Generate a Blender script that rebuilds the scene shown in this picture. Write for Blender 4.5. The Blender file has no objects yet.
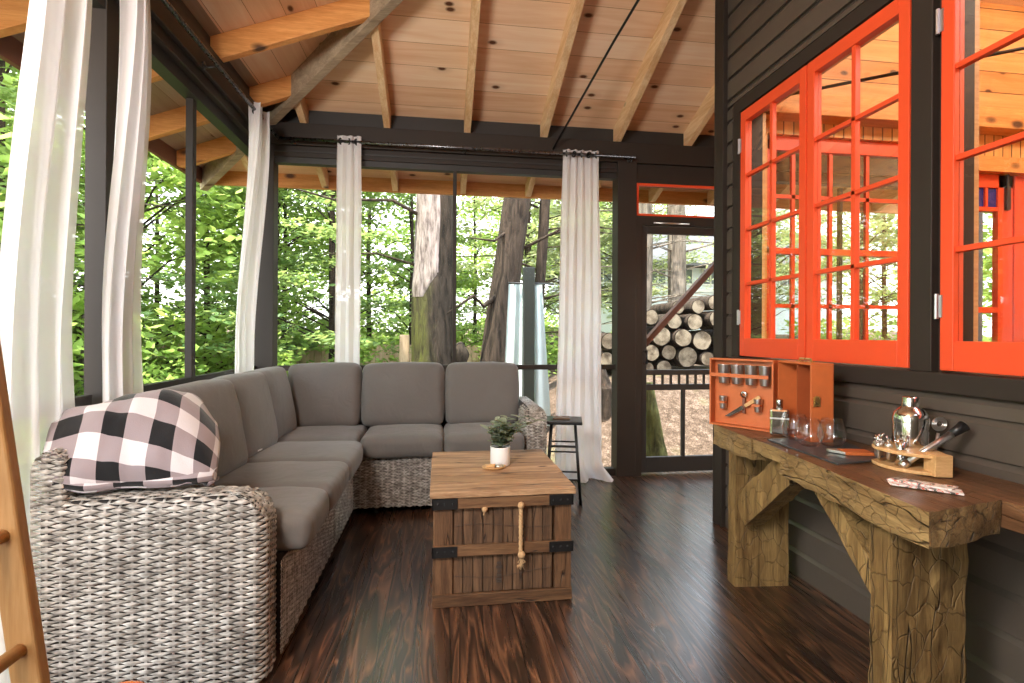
import bpy, bmesh, math, random
from mathutils import Vector, Matrix, noise
PI=math.pi
S=bpy.context.scene; COL=S.collection
R=random.Random(7)
# ------------------------------------------------------------------ helpers
def V(*a): return Vector(a)
def link(o,parent=None):
    COL.objects.link(o)
    if parent is not None: o.parent=parent
    return o
def obj(name,bm,mat,parent=None,smooth=False,loc=None,rot=None,bevel=0,sub=0,label=None):
    me=bpy.data.meshes.new(name)
    bmesh.ops.recalc_face_normals(bm,faces=bm.faces) if not getattr(bm,'_keep',False) and not KEEP[0] else None
    bm.to_mesh(me); bm.free()
    for m in (mat if isinstance(mat,(list,tuple)) else [mat]): me.materials.append(m)
    if smooth:
        for p in me.polygons: p.use_smooth=True
    o=bpy.data.objects.new(name,me); link(o,parent)
    if loc: o.location=loc
    if rot: o.rotation_euler=rot
    if bevel:
        b=o.modifiers.new('bevel','BEVEL'); b.width=bevel; b.segments=2; b.limit_method='ANGLE'
        b.harden_normals=False
    if sub:
        s=o.modifiers.new('sub','SUBSURF'); s.levels=sub; s.render_levels=sub
    if label: o['label']=label
    return o
KEEP=[False]
def tag(o,label=None,cat=None,group=None,kind=None):
    if label: o['label']=label
    if cat: o['category']=cat
    if group: o['group']=group
    if kind: o['kind']=kind
    return o
def thing(name,label,cat,loc=(0,0,0),rz=0,group=None):
    o=bpy.data.objects.new(name,None); o.empty_display_size=.1; link(o)
    o.location=loc; o.rotation_euler=(0,0,rz)
    return tag(o,label,cat,group)
def struct(name,loc=(0,0,0),rz=0):
    o=bpy.data.objects.new(name,None); link(o); o.location=loc; o.rotation_euler=(0,0,rz); o['kind']='structure'; return o
def copy_tree(o,parent=None):
    c=o.copy(); COL.objects.link(c)
    if parent is not None: c.parent=parent
    for ch in list(o.children): copy_tree(ch,c)
    return c
def B(): return bmesh.new()
def box(bm,x0,x1,y0,y1,z0,z1,mi=0):
    vs=[bm.verts.new((x,y,z)) for z in (z0,z1) for x,y in ((x0,y0),(x1,y0),(x1,y1),(x0,y1))]
    for f in ((3,2,1,0),(4,5,6,7),(0,1,5,4),(1,2,6,5),(2,3,7,6),(3,0,4,7)):
        bm.faces.new([vs[i] for i in f]).material_index=mi
    return vs
def boxm(bm,sx,sy,sz,M,mi=0):
    vs=box(bm,-sx/2,sx/2,-sy/2,sy/2,-sz/2,sz/2,mi)
    for v in vs: v.co=M@v.co
    return vs
def beam(bm,a,b,w,h,up=(0,0,1),mi=0):
    a=Vector(a);b=Vector(b);d=(b-a);L=d.length;d.normalize()
    s=d.cross(Vector(up)).normalized();u=s.cross(d)
    vs=[]
    for p in (a,b):
        for i,j in ((-1,-1),(1,-1),(1,1),(-1,1)): vs.append(bm.verts.new(p+s*(i*w/2)+u*(j*h/2)))
    for f in ((3,2,1,0),(4,5,6,7),(0,1,5,4),(1,2,6,5),(2,3,7,6),(3,0,4,7)):
        bm.faces.new([vs[i] for i in f]).material_index=mi
    return vs
def prism(bm,poly,axis,a0,a1,mi=0):
    """polygon in the two other axes extruded along axis"""
    def mk(p,t):
        q=list(p); q.insert('xyz'.index(axis),t); return bm.verts.new(q)
    A=[mk(p,a0) for p in poly];C=[mk(p,a1) for p in poly];n=len(poly)
    bm.faces.new(A).material_index=mi; bm.faces.new(C[::-1]).material_index=mi
    for i in range(n): bm.faces.new((A[i],A[(i+1)%n],C[(i+1)%n],C[i])).material_index=mi
    return A+C
def frame_at(t,n0=None):
    t=t.normalized()
    n=n0 if n0 is not None else (V(0,0,1) if abs(t.z)<.9 else V(1,0,0))
    s=t.cross(n).normalized(); return s, s.cross(t).normalized()
def tube(bm,pts,rad,seg=8,cap=True,mi=0,flat=1.0,n0=None):
    pts=[Vector(p) for p in pts];n=len(pts)
    rs=rad if isinstance(rad,(list,tuple)) else [rad]*n
    rings=[];prev=None
    for i,p in enumerate(pts):
        t=pts[min(i+1,n-1)]-pts[max(i-1,0)]
        if t.length<1e-9: t=V(0,0,1)
        t.normalize()
        if prev is None: s,u=frame_at(t,n0)
        else:
            s=prev-t*prev.dot(t)
            s=s.normalized() if s.length>1e-6 else frame_at(t)[0]
            u=s.cross(t).normalized()
        prev=s
        rings.append([bm.verts.new(p+s*(math.cos(2*PI*k/seg)*rs[i])+u*(math.sin(2*PI*k/seg)*rs[i]*flat)) for k in range(seg)])
    for a,b in zip(rings,rings[1:]):
        for k in range(seg): bm.faces.new((a[k],a[(k+1)%seg],b[(k+1)%seg],b[k])).material_index=mi
    if cap:
        bm.faces.new(rings[0][::-1]).material_index=mi; bm.faces.new(rings[-1]).material_index=mi
def lathe(bm,prof,seg=32,c=(0,0,0),M=None,mi=0):
    rings=[]
    for r,z in prof:
        if r<1e-6: v=[bm.verts.new((c[0],c[1],c[2]+z))]
        else: v=[bm.verts.new((c[0]+r*math.cos(2*PI*k/seg),c[1]+r*math.sin(2*PI*k/seg),c[2]+z)) for k in range(seg)]
        if M:
            for q in v: q.co=M@q.co
        rings.append(v)
    for a,b in zip(rings,rings[1:]):
        for k in range(seg):
            k2=(k+1)%seg
            if len(a)==1 and len(b)==1: continue
            if len(a)==1: f=(a[0],b[k2],b[k])
            elif len(b)==1: f=(a[k],a[k2],b[0])
            else: f=(a[k],a[k2],b[k2],b[k])
            bm.faces.new(f).material_index=mi
def grid(bm,fn,nu,nv,mi=0,uvl=None,uvf=None,closeu=False):
    g=[[bm.verts.new(fn(i/nu,j/nv)) for j in range(nv+1)] for i in range(nu+(0 if closeu else 1))]
    for i in range(nu):
        for j in range(nv):
            i2=(i+1)%len(g)
            f=bm.faces.new((g[i][j],g[i2][j],g[i2][j+1],g[i][j+1])); f.material_index=mi
            if uvl is not None:
                for l,(a,b) in zip(f.loops,((i,j),(i+1,j),(i+1,j+1),(i,j+1))): l[uvl].uv=uvf(a/nu,b/nv)
    return g
def sm(a,b,x):
    t=max(0,min(1,(x-a)/(b-a))); return t*t*(3-2*t)
# ------------------------------------------------------------------ materials
class NT:
    def __init__(s,name):
        s.m=bpy.data.materials.new(name); s.m.use_nodes=True; s.t=s.m.node_tree; s.t.nodes.clear()
        s.out=s.n('ShaderNodeOutputMaterial')
    def n(s,ty,**k):
        x=s.t.nodes.new(ty)
        for a,b in k.items():
            if a.startswith('i_'):
                key=a[2:]; key=int(key) if key.isdigit() else key.replace('_',' ')
                s.set(x.inputs[key],b)
            else: setattr(x,a,b)
        return x
    def set(s,inp,b):
        if isinstance(b,bpy.types.NodeSocket): s.t.links.new(b,inp)
        elif isinstance(b,bpy.types.Node): s.t.links.new(b.outputs[0],inp)
        else:
            if isinstance(b,(tuple,list)) and len(b)==3 and inp.type=='RGBA': b=(*b,1)
            inp.default_value=b
    def l(s,a,b): s.t.links.new(a,b)
    def math(s,op,a,b=0.0,c=0.0,clamp=False):
        x=s.n('ShaderNodeMath',operation=op,use_clamp=clamp); s.set(x.inputs[0],a); s.set(x.inputs[1],b); s.set(x.inputs[2],c); return x.outputs[0]
    def mix(s,f,a,b,mode='MIX'):
        x=s.n('ShaderNodeMix',data_type='RGBA',blend_type=mode); s.set(x.inputs[0],f); s.set(x.inputs[6],a); s.set(x.inputs[7],b); return x.outputs[2]
    def ramp(s,f,st,interp='LINEAR'):
        x=s.n('ShaderNodeValToRGB'); s.set(x.inputs[0],f); cr=x.color_ramp; cr.interpolation=interp
        while len(cr.elements)<len(st): cr.elements.new(.5)
        for e,(p,c) in zip(cr.elements,st): e.position=p; e.color=(*c,1) if len(c)==3 else c
        return x.outputs[0]
    def coord(s,kind='Object',scale=(1,1,1),rnd=True):
        tc=s.n('ShaderNodeTexCoord'); v=tc.outputs[kind]
        if kind=='Object' and rnd:
            oi=s.n('ShaderNodeObjectInfo'); c=s.n('ShaderNodeCombineXYZ')
            k=s.math('MULTIPLY',oi.outputs['Random'],7.3)
            s.set(c.inputs[0],k); s.set(c.inputs[1],k); s.set(c.inputs[2],k)
            a=s.n('ShaderNodeVectorMath',operation='ADD'); s.l(v,a.inputs[0]); s.l(c.outputs[0],a.inputs[1]); v=a.outputs[0]
        mp=s.n('ShaderNodeMapping'); s.l(v,mp.inputs[0]); mp.inputs['Scale'].default_value=scale
        return mp.outputs[0]
    def noise(s,v,scale,detail=4,rough=.55,dist=0):
        x=s.n('ShaderNodeTexNoise'); s.l(v,x.inputs['Vector']); x.inputs['Scale'].default_value=scale; x.inputs['Detail'].default_value=detail
        x.inputs['Roughness'].default_value=rough; x.inputs['Distortion'].default_value=dist; return x.outputs['Fac']
    def bump(s,h,strength=.3,dist=.01):
        x=s.n('ShaderNodeBump'); s.set(x.inputs['Height'],h); x.inputs['Strength'].default_value=strength; x.inputs['Distance'].default_value=dist; return x.outputs[0]
    def pr(s,col,rough=.5,metal=0,nrm=None,spec=.5,**k):
        p=s.n('ShaderNodeBsdfPrincipled'); s.set(p.inputs['Base Color'],col); s.set(p.inputs['Roughness'],rough); s.set(p.inputs['Metallic'],metal)
        p.inputs['Specular IOR Level'].default_value=spec
        if nrm is not None: s.l(nrm,p.inputs['Normal'])
        for a,b in k.items(): s.set(p.inputs[a.replace('_',' ')],b)
        s.l(p.outputs[0],s.out.inputs[0]); return p
def paint(name,col,rough=.5,bumpy=.1,var=.12,scale=30,metal=0,spec=.5,**k):
    t=NT(name); v=t.coord()
    f=t.noise(v,scale*.15,3); c=t.mix(t.math('MULTIPLY',f,1.0),tuple(x*(1-var) for x in col),tuple(min(1,x*(1+var)) for x in col))
    t.pr(c,rough,metal,t.bump(t.noise(v,scale,3),bumpy,.003),spec,**k); return t.m
def wood(name,dark,light,axis=0,scale=1.0,rough=.55,knots=0.0,grain=1.0,bumpy=.3,cracks=0.0,knotcol=(.09,.035,.015),spec=.35,chips=0):
    t=NT(name); sc=[14*scale]*3; sc[axis]=1.1*scale
    v=t.coord(scale=tuple(sc)); v0=t.coord()
    n1=t.noise(v,1.0,5,.6,.6); n2=t.noise(v,4.0,3,.6)
    n3=t.noise(v,13.0,2,.7); f=t.math('ADD',t.math('ADD',t.math('MULTIPLY',n1,.5),t.math('MULTIPLY',n2,.25)),t.math('MULTIPLY',n3,.25*grain))
    c=t.ramp(f,[(.38,dark),(.5,tuple((a+b)/2 for a,b in zip(dark,light))),(.60,light)])
    if knots:
        vo=t.n('ShaderNodeTexVoronoi'); s2=[3.2*scale]*3; s2[axis]=1.7*scale
        vk=t.coord(scale=tuple(s2)); t.l(vk,vo.inputs['Vector']); vo.inputs['Scale'].default_value=1.6
        k=t.ramp(vo.outputs['Distance'],[(knots*.8,(1,1,1)),(knots*1.7,(0,0,0))])
        c=t.mix(k,c,knotcol)
    h=f
    if cracks:
        s3=[9*scale]*3; s3[axis]=.5*scale
        vc=t.coord(scale=tuple(s3)); cn=t.noise(vc,1.3,2,.5,.3)
        cr=t.ramp(t.math('ABSOLUTE',t.math('SUBTRACT',cn,.5)),[(0.0,(1,1,1)),(max(.0005,.012*cracks),(0,0,0))])
        c=t.mix(cr,c,tuple(x*.18 for x in dark)); h=t.math('SUBTRACT',f,t.math('MULTIPLY',cr,1.5))
    if chips:
        s4=[chips*1.6]*3; s4[axis]=chips
        vc=t.coord(scale=tuple(s4)); ve=t.n('ShaderNodeTexVoronoi',feature='DISTANCE_TO_EDGE'); vf=t.n('ShaderNodeTexVoronoi')
        nv=t.n('ShaderNodeTexNoise'); t.l(vc,nv.inputs['Vector']); nv.inputs['Scale'].default_value=.8
        ad=t.n('ShaderNodeVectorMath',operation='ADD'); t.l(vc,ad.inputs[0]); t.l(nv.outputs['Color'],ad.inputs[1])
        for q in (ve,vf): t.l(ad.outputs[0],q.inputs['Vector']); q.inputs['Scale'].default_value=1.0
        e=t.ramp(ve.outputs['Distance'],[(.0,(1,1,1)),(.03,(0,0,0))])
        tone=t.n('ShaderNodeSeparateColor',i_0=vf.outputs['Color']).outputs[0]
        c=t.mix(t.math('MULTIPLY',tone,.4),c,tuple(x*.45 for x in light))
        c=t.mix(t.math('MULTIPLY',e,.16),c,tuple(x*.25 for x in dark))
        h=t.math('ADD',t.math('SUBTRACT',h,t.math('MULTIPLY',e,.5)),t.math('MULTIPLY',tone,.9))
    t.pr(c,rough,0,t.bump(h,bumpy,.006),spec); return t.m
def boards(name,width,length_axis,cols,gap=.02,rough=.5,knots=.1,seam=(.1,.04,.015),gloss_bump=.15,cross=1):
    """planks from object coordinates: length_axis runs along the boards, cross is the other axis"""
    t=NT(name); tc=t.n('ShaderNodeTexCoord'); sp=t.n('ShaderNodeSeparateXYZ'); t.l(tc.outputs['UV'],sp.inputs[0])
    L=sp.outputs[0]; W=sp.outputs[1]
    q=t.math('DIVIDE',W,width); idx=t.math('FLOOR',q); fr=t.math('SUBTRACT',q,idx)
    wn=t.n('ShaderNodeTexWhiteNoise',noise_dimensions='1D'); t.l(idx,wn.inputs['W']); rnd=wn.outputs['Value']
    cv=t.n('ShaderNodeCombineXYZ'); t.set(cv.inputs[0],t.math('ADD',L,t.math('MULTIPLY',rnd,37.0))); t.set(cv.inputs[1],W); t.set(cv.inputs[2],t.math('MULTIPLY',idx,3.7))
    mp=t.n('ShaderNodeMapping'); t.l(cv.outputs[0],mp.inputs[0]); mp.inputs['Scale'].default_value=(.9,14,1)
    n1=t.noise(mp.outputs[0],1.3,5,.6,.8)
    c=t.ramp(t.math('ADD',t.math('MULTIPLY',n1,.7),t.math('MULTIPLY',rnd,.3)),[(.25,cols[0]),(.5,cols[1]),(.7,cols[2])])
    if knots:
        mk=t.n('ShaderNodeMapping'); t.l(cv.outputs[0],mk.inputs[0]); mk.inputs['Scale'].default_value=(1.7,3.1,1)
        vo=t.n('ShaderNodeTexVoronoi',voronoi_dimensions='2D'); t.l(mk.outputs[0],vo.inputs['Vector']); vo.inputs['Scale'].default_value=1.5
        vo.inputs['Randomness'].default_value=1
        cr=t.math('GREATER_THAN',t.n('ShaderNodeSeparateColor',i_0=vo.outputs['Color']).outputs[0],.55)
        k=t.math('MULTIPLY',t.ramp(vo.outputs['Distance'],[(knots*.5,(1,1,1)),(knots,(0,0,0))]),cr)
        halo=t.math('MULTIPLY',t.ramp(vo.outputs['Distance'],[(knots*.5,(1,1,1)),(knots*2.6,(0,0,0))]),cr)
        c=t.mix(t.math('MULTIPLY',halo,.35),c,tuple(x*.6 for x in cols[0]))
        c=t.mix(k,c,(.10,.035,.012))
    e=t.math('MINIMUM',fr,t.math('SUBTRACT',1.0,fr)); g=t.math('LESS_THAN',e,gap)
    c=t.mix(g,c,seam)
    h=t.math('SUBTRACT',t.math('MULTIPLY',n1,.3),g)
    t.pr(c,rough,0,t.bump(h,gloss_bump,.006),.35); return t.m
def metal(name,col,rough=.2):
    t=NT(name); v=t.coord(); t.pr(col,t.math('ADD',t.math('MULTIPLY',t.noise(v,40,2),.12),rough),1.0); return t.m
def glassm(name,tint=(1,1,1),base=.04,rough=0.0):
    t=NT(name); lw=t.n('ShaderNodeLayerWeight'); lw.inputs[0].default_value=.5; f4=t.math('MULTIPLY',t.math('POWER',lw.outputs['Facing'],3.5),.75)
    tr=t.n('ShaderNodeBsdfTransparent'); t.set(tr.inputs[0],tint)
    gl=t.n('ShaderNodeBsdfGlossy'); gl.inputs['Roughness'].default_value=rough
    mx=t.n('ShaderNodeMixShader'); t.set(mx.inputs[0],t.math('ADD',f4,base,clamp=True)); t.l(tr.outputs[0],mx.inputs[1]); t.l(gl.outputs[0],mx.inputs[2])
    t.l(mx.outputs[0],t.out.inputs[0]); return t.m

M={}
DARK=(.046,.040,.034)
M['dark']=paint('dark_paint',(.032,.024,.019),.52,.08,.15,spec=.3)
M['darker']=paint('darker_paint',(.026,.023,.021),.5,.08)
M['siding']=paint('siding_paint',(.086,.069,.055),.38,.15,.12,60)
M['red']=paint('orange_red_paint',(.82,.085,.024),.38,.06,.05,40)
M['pine']=wood('pine_rafter',(.66,.38,.17),(.90,.66,.40),1,1.0,.5,.10)
M['pinex']=wood('pine_rafter_x',(.58,.22,.05),(.84,.40,.13),0,1.0,.5,.10)
M['hip']=wood('weathered_hip',(.24,.18,.12),(.48,.37,.25),0,.8,.6,.09)
M['ceil']=boards('pine_ceiling_boards',.19,0,((.74,.43,.24),(.86,.58,.37),(.93,.70,.50)),.008,.5,.095,(.34,.15,.06))
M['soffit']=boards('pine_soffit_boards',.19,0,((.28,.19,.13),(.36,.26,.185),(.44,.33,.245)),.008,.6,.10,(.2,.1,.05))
M['inceil']=boards('indoor_pine_boards',.14,0,((.60,.24,.07),(.74,.37,.13),(.82,.47,.20)),.02,.45,.085)
M['beadboard']=boards('pine_beadboard',.07,0,((.62,.27,.07),(.78,.40,.13),(.85,.50,.20)),.06,.45,0)
M['rod']=metal('curtain_rod_steel',(.16,.16,.17),.22)
M['black']=paint('black_iron',(.012,.012,.012),.35,.1,.1,40)
M['chrome']=metal('polished_steel',(.75,.75,.74),.06)
M['brushed']=metal('brushed_steel',(.74,.73,.70),.28)
M['brass']=metal('brass',(.70,.52,.22),.22)
M['zinc']=metal('hinge_zinc',(.62,.62,.64),.3)
M['glass']=glassm('window_glass',(.97,.98,.97),.05)
M['glassware']=glassm('drinking_glass',(.985,.99,.99),.035)
M['leather']=paint('tan_leather',(.56,.145,.04),.45,.35,.10,160)
M['leatherdk']=paint('tan_leather_lining',(.34,.075,.02),.55,.35,.12,160)
M['slate']=paint('slate',(.045,.055,.062),.30,.5,.35,40)
M['bamboo']=wood('bamboo',(.55,.30,.11),(.74,.47,.22),0,2.0,.4,0,1,.1)
M['ladderwood']=wood('ladder_pine',(.32,.155,.05),(.44,.245,.095),2,1.0,.42,.06,1,.15)
M['white']=paint('white_ceramic',(.82,.82,.80),.35,.05,.03)
M['orange']=paint('glossy_orange_glaze',(.85,.20,.03),.18,.05,.05)
M['rope']=paint('jute_rope',(.50,.31,.15),.9,.9,.25,120)
M['soil']=paint('soil',(.04,.03,.02),.9,.8)
M['stamp']=paint('stencil_ink',(.05,.035,.025),.8,.3,.4)
M['trunkslat']=wood('crate_slats',(.05,.027,.015),(.19,.105,.055),2,1.3,.6,.05,1,.5,.6)
M['trunkrail']=wood('crate_rails',(.065,.03,.014),(.20,.105,.048),0,1.3,.6,.05,1,.5,.6)
M['trunkstile']=wood('crate_stiles',(.065,.03,.014),(.20,.105,.05),2,1.3,.6,.05,1,.5,.6)
M['trunktop']=wood('crate_lid',(.20,.10,.045),(.60,.38,.21),0,1.0,.55,.05,1,.6,1.0)
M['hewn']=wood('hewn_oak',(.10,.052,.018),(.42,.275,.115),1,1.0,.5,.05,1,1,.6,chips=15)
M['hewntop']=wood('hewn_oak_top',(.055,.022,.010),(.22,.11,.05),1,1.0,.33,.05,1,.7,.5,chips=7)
M['hewnleg']=wood('hewn_oak_leg',(.09,.045,.014),(.38,.24,.09),2,1.0,.55,.05,1,.9,.5,chips=10)
M['iron_wire']=paint('rusty_wire',(.07,.045,.03),.7)
M['fence']=wood('fence_boards',(.42,.27,.16),(.62,.45,.30),2,1.0,.8)
M['brown']=paint('red_brown_timber',(.20,.075,.045),.6,.2,.2)
M['darkgreen']=paint('dark_green_post',(.018,.022,.017),.5)
M['teal']=paint('pale_teal_cloth',(.70,.80,.78),.8,.3,.1)
M['housepaint']=paint('pale_house_siding',(.62,.68,.70),.7,.2,.05)
M['houseroof']=paint('dark_shingle',(.08,.08,.08),.8,.5,.3)
M['housewin']=paint('dark_window_glass',(.10,.12,.12),.15)
M['housetrim']=paint('white_trim',(.75,.75,.72),.6)
M['tagw']=paint('white_tag',(.8,.8,.78),.7)
M['brownleather']=paint('brown_book_cover',(.16,.09,.05),.5,.2,.2)
M['blue']=paint('cobalt_glass',(.02,.03,.22),.15)

def m_floor():
    t=NT('dark_stained_fir_floor'); tc=t.n('ShaderNodeTexCoord'); sp=t.n('ShaderNodeSeparateXYZ'); t.l(tc.outputs['UV'],sp.inputs[0])
    L=sp.outputs[0];W=sp.outputs[1]
    q=t.math('DIVIDE',W,.135); idx=t.math('FLOOR',q); fr=t.math('SUBTRACT',q,idx)
    wn=t.n('ShaderNodeTexWhiteNoise',noise_dimensions='1D'); t.l(idx,wn.inputs['W']); rnd=wn.outputs['Value']
    cv=t.n('ShaderNodeCombineXYZ'); t.set(cv.inputs[0],t.math('ADD',L,t.math('MULTIPLY',rnd,53.0))); t.set(cv.inputs[1],W); t.set(cv.inputs[2],t.math('MULTIPLY',idx,5.1))
    mp=t.n('ShaderNodeMapping'); t.l(cv.outputs[0],mp.inputs[0]); mp.inputs['Scale'].default_value=(1.1,9,1)
    big=t.noise(mp.outputs[0],1.0,2,.5,.7)
    rings=t.math('FRACT',t.math('MULTIPLY',big,8.0))
    r2=t.ramp(rings,[(0,(0,0,0)),(.25,(.2,.2,.2)),(.75,(1,1,1)),(.92,(.6,.6,.6)),(1.0,(0,0,0))])
    mp2=t.n('ShaderNodeMapping'); t.l(cv.outputs[0],mp2.inputs[0]); mp2.inputs['Scale'].default_value=(2.5,90,1)
    fine=t.noise(mp2.outputs[0],1.0,3,.6)
    f=t.math('MULTIPLY',r2,t.math('ADD',.55,t.math('MULTIPLY',fine,.8)))
    c=t.ramp(f,[(.05,(.016,.009,.006)),(.4,(.038,.018,.011)),(.75,(.075,.034,.019)),(1.0,(.20,.090,.045))])
    mpl=t.n('ShaderNodeMapping'); t.l(cv.outputs[0],mpl.inputs[0]); mpl.inputs['Scale'].default_value=(.9,4,1)
    patch=t.ramp(t.noise(mpl.outputs[0],1.0,3,.6),[(.38,(0,0,0)),(.66,(1,1,1))])
    c=t.mix(t.math('MULTIPLY',patch,.6),c,t.mix(f,(.030,.014,.009),(.20,.088,.040)))
    c=t.mix(t.math('MULTIPLY',rnd,.35),c,(.03,.014,.009))
    e=t.math('MINIMUM',fr,t.math('SUBTRACT',1.0,fr)); g=t.math('LESS_THAN',e,.018)
    c=t.mix(g,c,(.006,.004,.003))
    h=t.math('SUBTRACT',t.math('ADD',t.math('MULTIPLY',r2,.5),t.math('MULTIPLY',fine,.3)),t.math('MULTIPLY',g,2.0))
    t.pr(c,t.math('ADD',.20,t.math('MULTIPLY',fine,.18)),0,t.bump(h,.22,.003),.7,Coat_Weight=.3,Coat_Roughness=.2); return t.m
M['floor']=m_floor()
def m_cushion():
    t=NT('charcoal_outdoor_fabric'); v=t.coord()
    big=t.noise(v,3.5,3,.5,.5); fine=t.noise(v,600,1)
    c=t.mix(big,(.135,.125,.115),(.175,.163,.150))
    wr=t.noise(t.coord(scale=(1,1,.6)),7,3,.6,1.2)
    t.pr(c,.78,0,t.bump(t.math('ADD',wr,t.math('MULTIPLY',fine,.12)),.35,.018),.25,Sheen_Weight=.25,Sheen_Roughness=.5); return t.m
M['cushion']=m_cushion()
def m_wicker():
    t=NT('grey_resin_wicker'); v=t.coord(scale=(1,1,1))
    n=t.noise(v,22,2,.5); n2=t.noise(t.coord(scale=(1,1,3.5)),34,2)
    c=t.ramp(t.math('ADD',t.math('MULTIPLY',n,.45),t.math('MULTIPLY',n2,.55)),[(.36,(.17,.15,.13)),(.5,(.36,.33,.29)),(.64,(.62,.59,.54))])
    t.pr(c,.42,0,t.bump(n2,.2,.002),.4); return t.m
M['wicker']=m_wicker()
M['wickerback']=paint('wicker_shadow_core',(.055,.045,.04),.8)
def m_sheer():
    t=NT('sheer_white_voile'); v=t.coord(rnd=False)
    d=t.n('ShaderNodeBsdfDiffuse'); t.set(d.inputs[0],(.97,.95,.96))
    tl=t.n('ShaderNodeBsdfTranslucent'); t.set(tl.inputs[0],(.97,.94,.97))
    a=t.n('ShaderNodeMixShader'); a.inputs[0].default_value=.36; t.l(d.outputs[0],a.inputs[1]); t.l(tl.outputs[0],a.inputs[2])
    tr=t.n('ShaderNodeBsdfTransparent')
    b=t.n('ShaderNodeMixShader'); t.l(tr.outputs[0],b.inputs[1]); t.l(a.outputs[0],b.inputs[2])
    lw=t.n('ShaderNodeLayerWeight'); lw.inputs[0].default_value=.4
    t.set(b.inputs[0],t.math('ADD',.86,t.math('MULTIPLY',lw.outputs['Facing'],.13),clamp=True))
    t.l(b.outputs[0],t.out.inputs[0]); return t.m
M['sheer']=m_sheer()
def m_screen():
    t=NT('insect_screen'); d=t.n('ShaderNodeBsdfDiffuse'); t.set(d.inputs[0],(.07,.07,.065)); tr=t.n('ShaderNodeBsdfTransparent')
    b=t.n('ShaderNodeMixShader'); b.inputs[0].default_value=.09; t.l(tr.outputs[0],b.inputs[1]); t.l(d.outputs[0],b.inputs[2]); t.l(b.outputs[0],t.out.inputs[0]); return t.m
M['screen']=m_screen()
def m_leaf(name,c1,c2,trans=.5):
    t=NT(name); g=t.n('ShaderNodeNewGeometry'); r=g.outputs['Random Per Island']
    oi=t.n('ShaderNodeObjectInfo'); f=t.math('ADD',t.math('MULTIPLY',r,.6),t.math('MULTIPLY',oi.outputs['Random'],.4))
    c=t.mix(f,c1,c2)
    d=t.n('ShaderNodeBsdfPrincipled'); t.set(d.inputs[0],c); d.inputs['Roughness'].default_value=.5
    tl=t.n('ShaderNodeBsdfTranslucent'); t.set(tl.inputs[0],t.mix(.5,c,(.62,.72,.22)))
    b=t.n('ShaderNodeMixShader'); b.inputs[0].default_value=trans; t.l(d.outputs[0],b.inputs[1]); t.l(tl.outputs[0],b.inputs[2]); t.l(b.outputs[0],t.out.inputs[0]); return t.m
M['leafa']=m_leaf('maple_leaf',(.11,.25,.03),(.46,.62,.13),.55)
M['leafb']=m_leaf('hemlock_needles',(.06,.15,.04),(.28,.40,.13),.45)
M['leafc']=m_leaf('pale_hemlock_needles',(.18,.22,.11),(.46,.49,.29),.4)
M['plantleaf']=m_leaf('sage_leaf',(.13,.18,.11),(.40,.45,.33),.15)
def m_bark(name,a,b,moss=0.0):
    t=NT(name); v=t.coord(scale=(9,9,1.6),rnd=False); n=t.noise(v,1.6,5,.65,.5)
    c=t.ramp(n,[(.35,a),(.6,b)])
    vm=t.coord(scale=(1,1,1),rnd=False); sp=t.n('ShaderNodeSeparateXYZ'); t.l(vm,sp.inputs[0])
    if moss:
        z=t.math('ADD',sp.outputs[2],t.math('MULTIPLY',t.noise(vm,2.5,3),.8))
        lo=t.ramp(t.math('MULTIPLY',t.math('ADD',z,0.6),.155),[(.40,(1,1,1)),(.62,(0,0,0))])
        side=t.ramp(t.math('ADD',t.math('MULTIPLY',sp.outputs[0],-1.6),t.math('ADD',.35,t.math('MULTIPLY',t.math('SUBTRACT',t.noise(vm,3,3),.5),.8))),[(.35,(0,0,0)),(.6,(1,1,1))])
        k=t.math('MULTIPLY',t.math('MULTIPLY',lo,side),t.ramp(n,[(.38,(.15,.15,.15)),(.58,(1,1,1))]))
        c=t.mix(t.math('MULTIPLY',k,moss),c,(.085,.09,.02))
    t.pr(c,.9,0,t.bump(n,1.0,.05),.2); return t.m
M['bark']=m_bark('hemlock_bark',(.015,.011,.008),(.065,.046,.033),.0)
M['barkm']=m_bark('mossy_bark',(.015,.012,.008),(.065,.048,.034),.95)
M['barkp']=m_bark('pale_bark',(.07,.058,.045),(.24,.20,.155))
M['mossy']=m_bark('moss_covered_bark',(.07,.06,.03),(.30,.30,.10),.8)
def m_bare():
    t=NT('bare_pale_wood'); v=t.coord(scale=(12,12,2),rnd=False); n=t.noise(v,2,5,.65); t.pr(t.ramp(n,[(.35,(.09,.07,.06)),(.6,(.34,.28,.25))]),.85,0,t.bump(n,.7,.02),.2); return t.m
M['bare']=m_bare()
def m_logend():
    t=NT('log_end_grain'); v=t.coord(rnd=False); 
    w=t.n('ShaderNodeTexWave',wave_type='RINGS',rings_direction='Y'); t.l(v,w.inputs['Vector']); w.inputs['Scale'].default_value=14; w.inputs['Distortion'].default_value=2.5
    n=t.noise(t.coord(),7,4,.6)
    c=t.mix(t.math('MULTIPLY',w.outputs['Fac'],.35),t.ramp(n,[(.38,(.09,.065,.04)),(.62,(.34,.275,.19))]),(.16,.13,.10))
    t.pr(c,.9,0,t.bump(n,.4,.01),.2); return t.m
M['logend']=m_logend()
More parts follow.
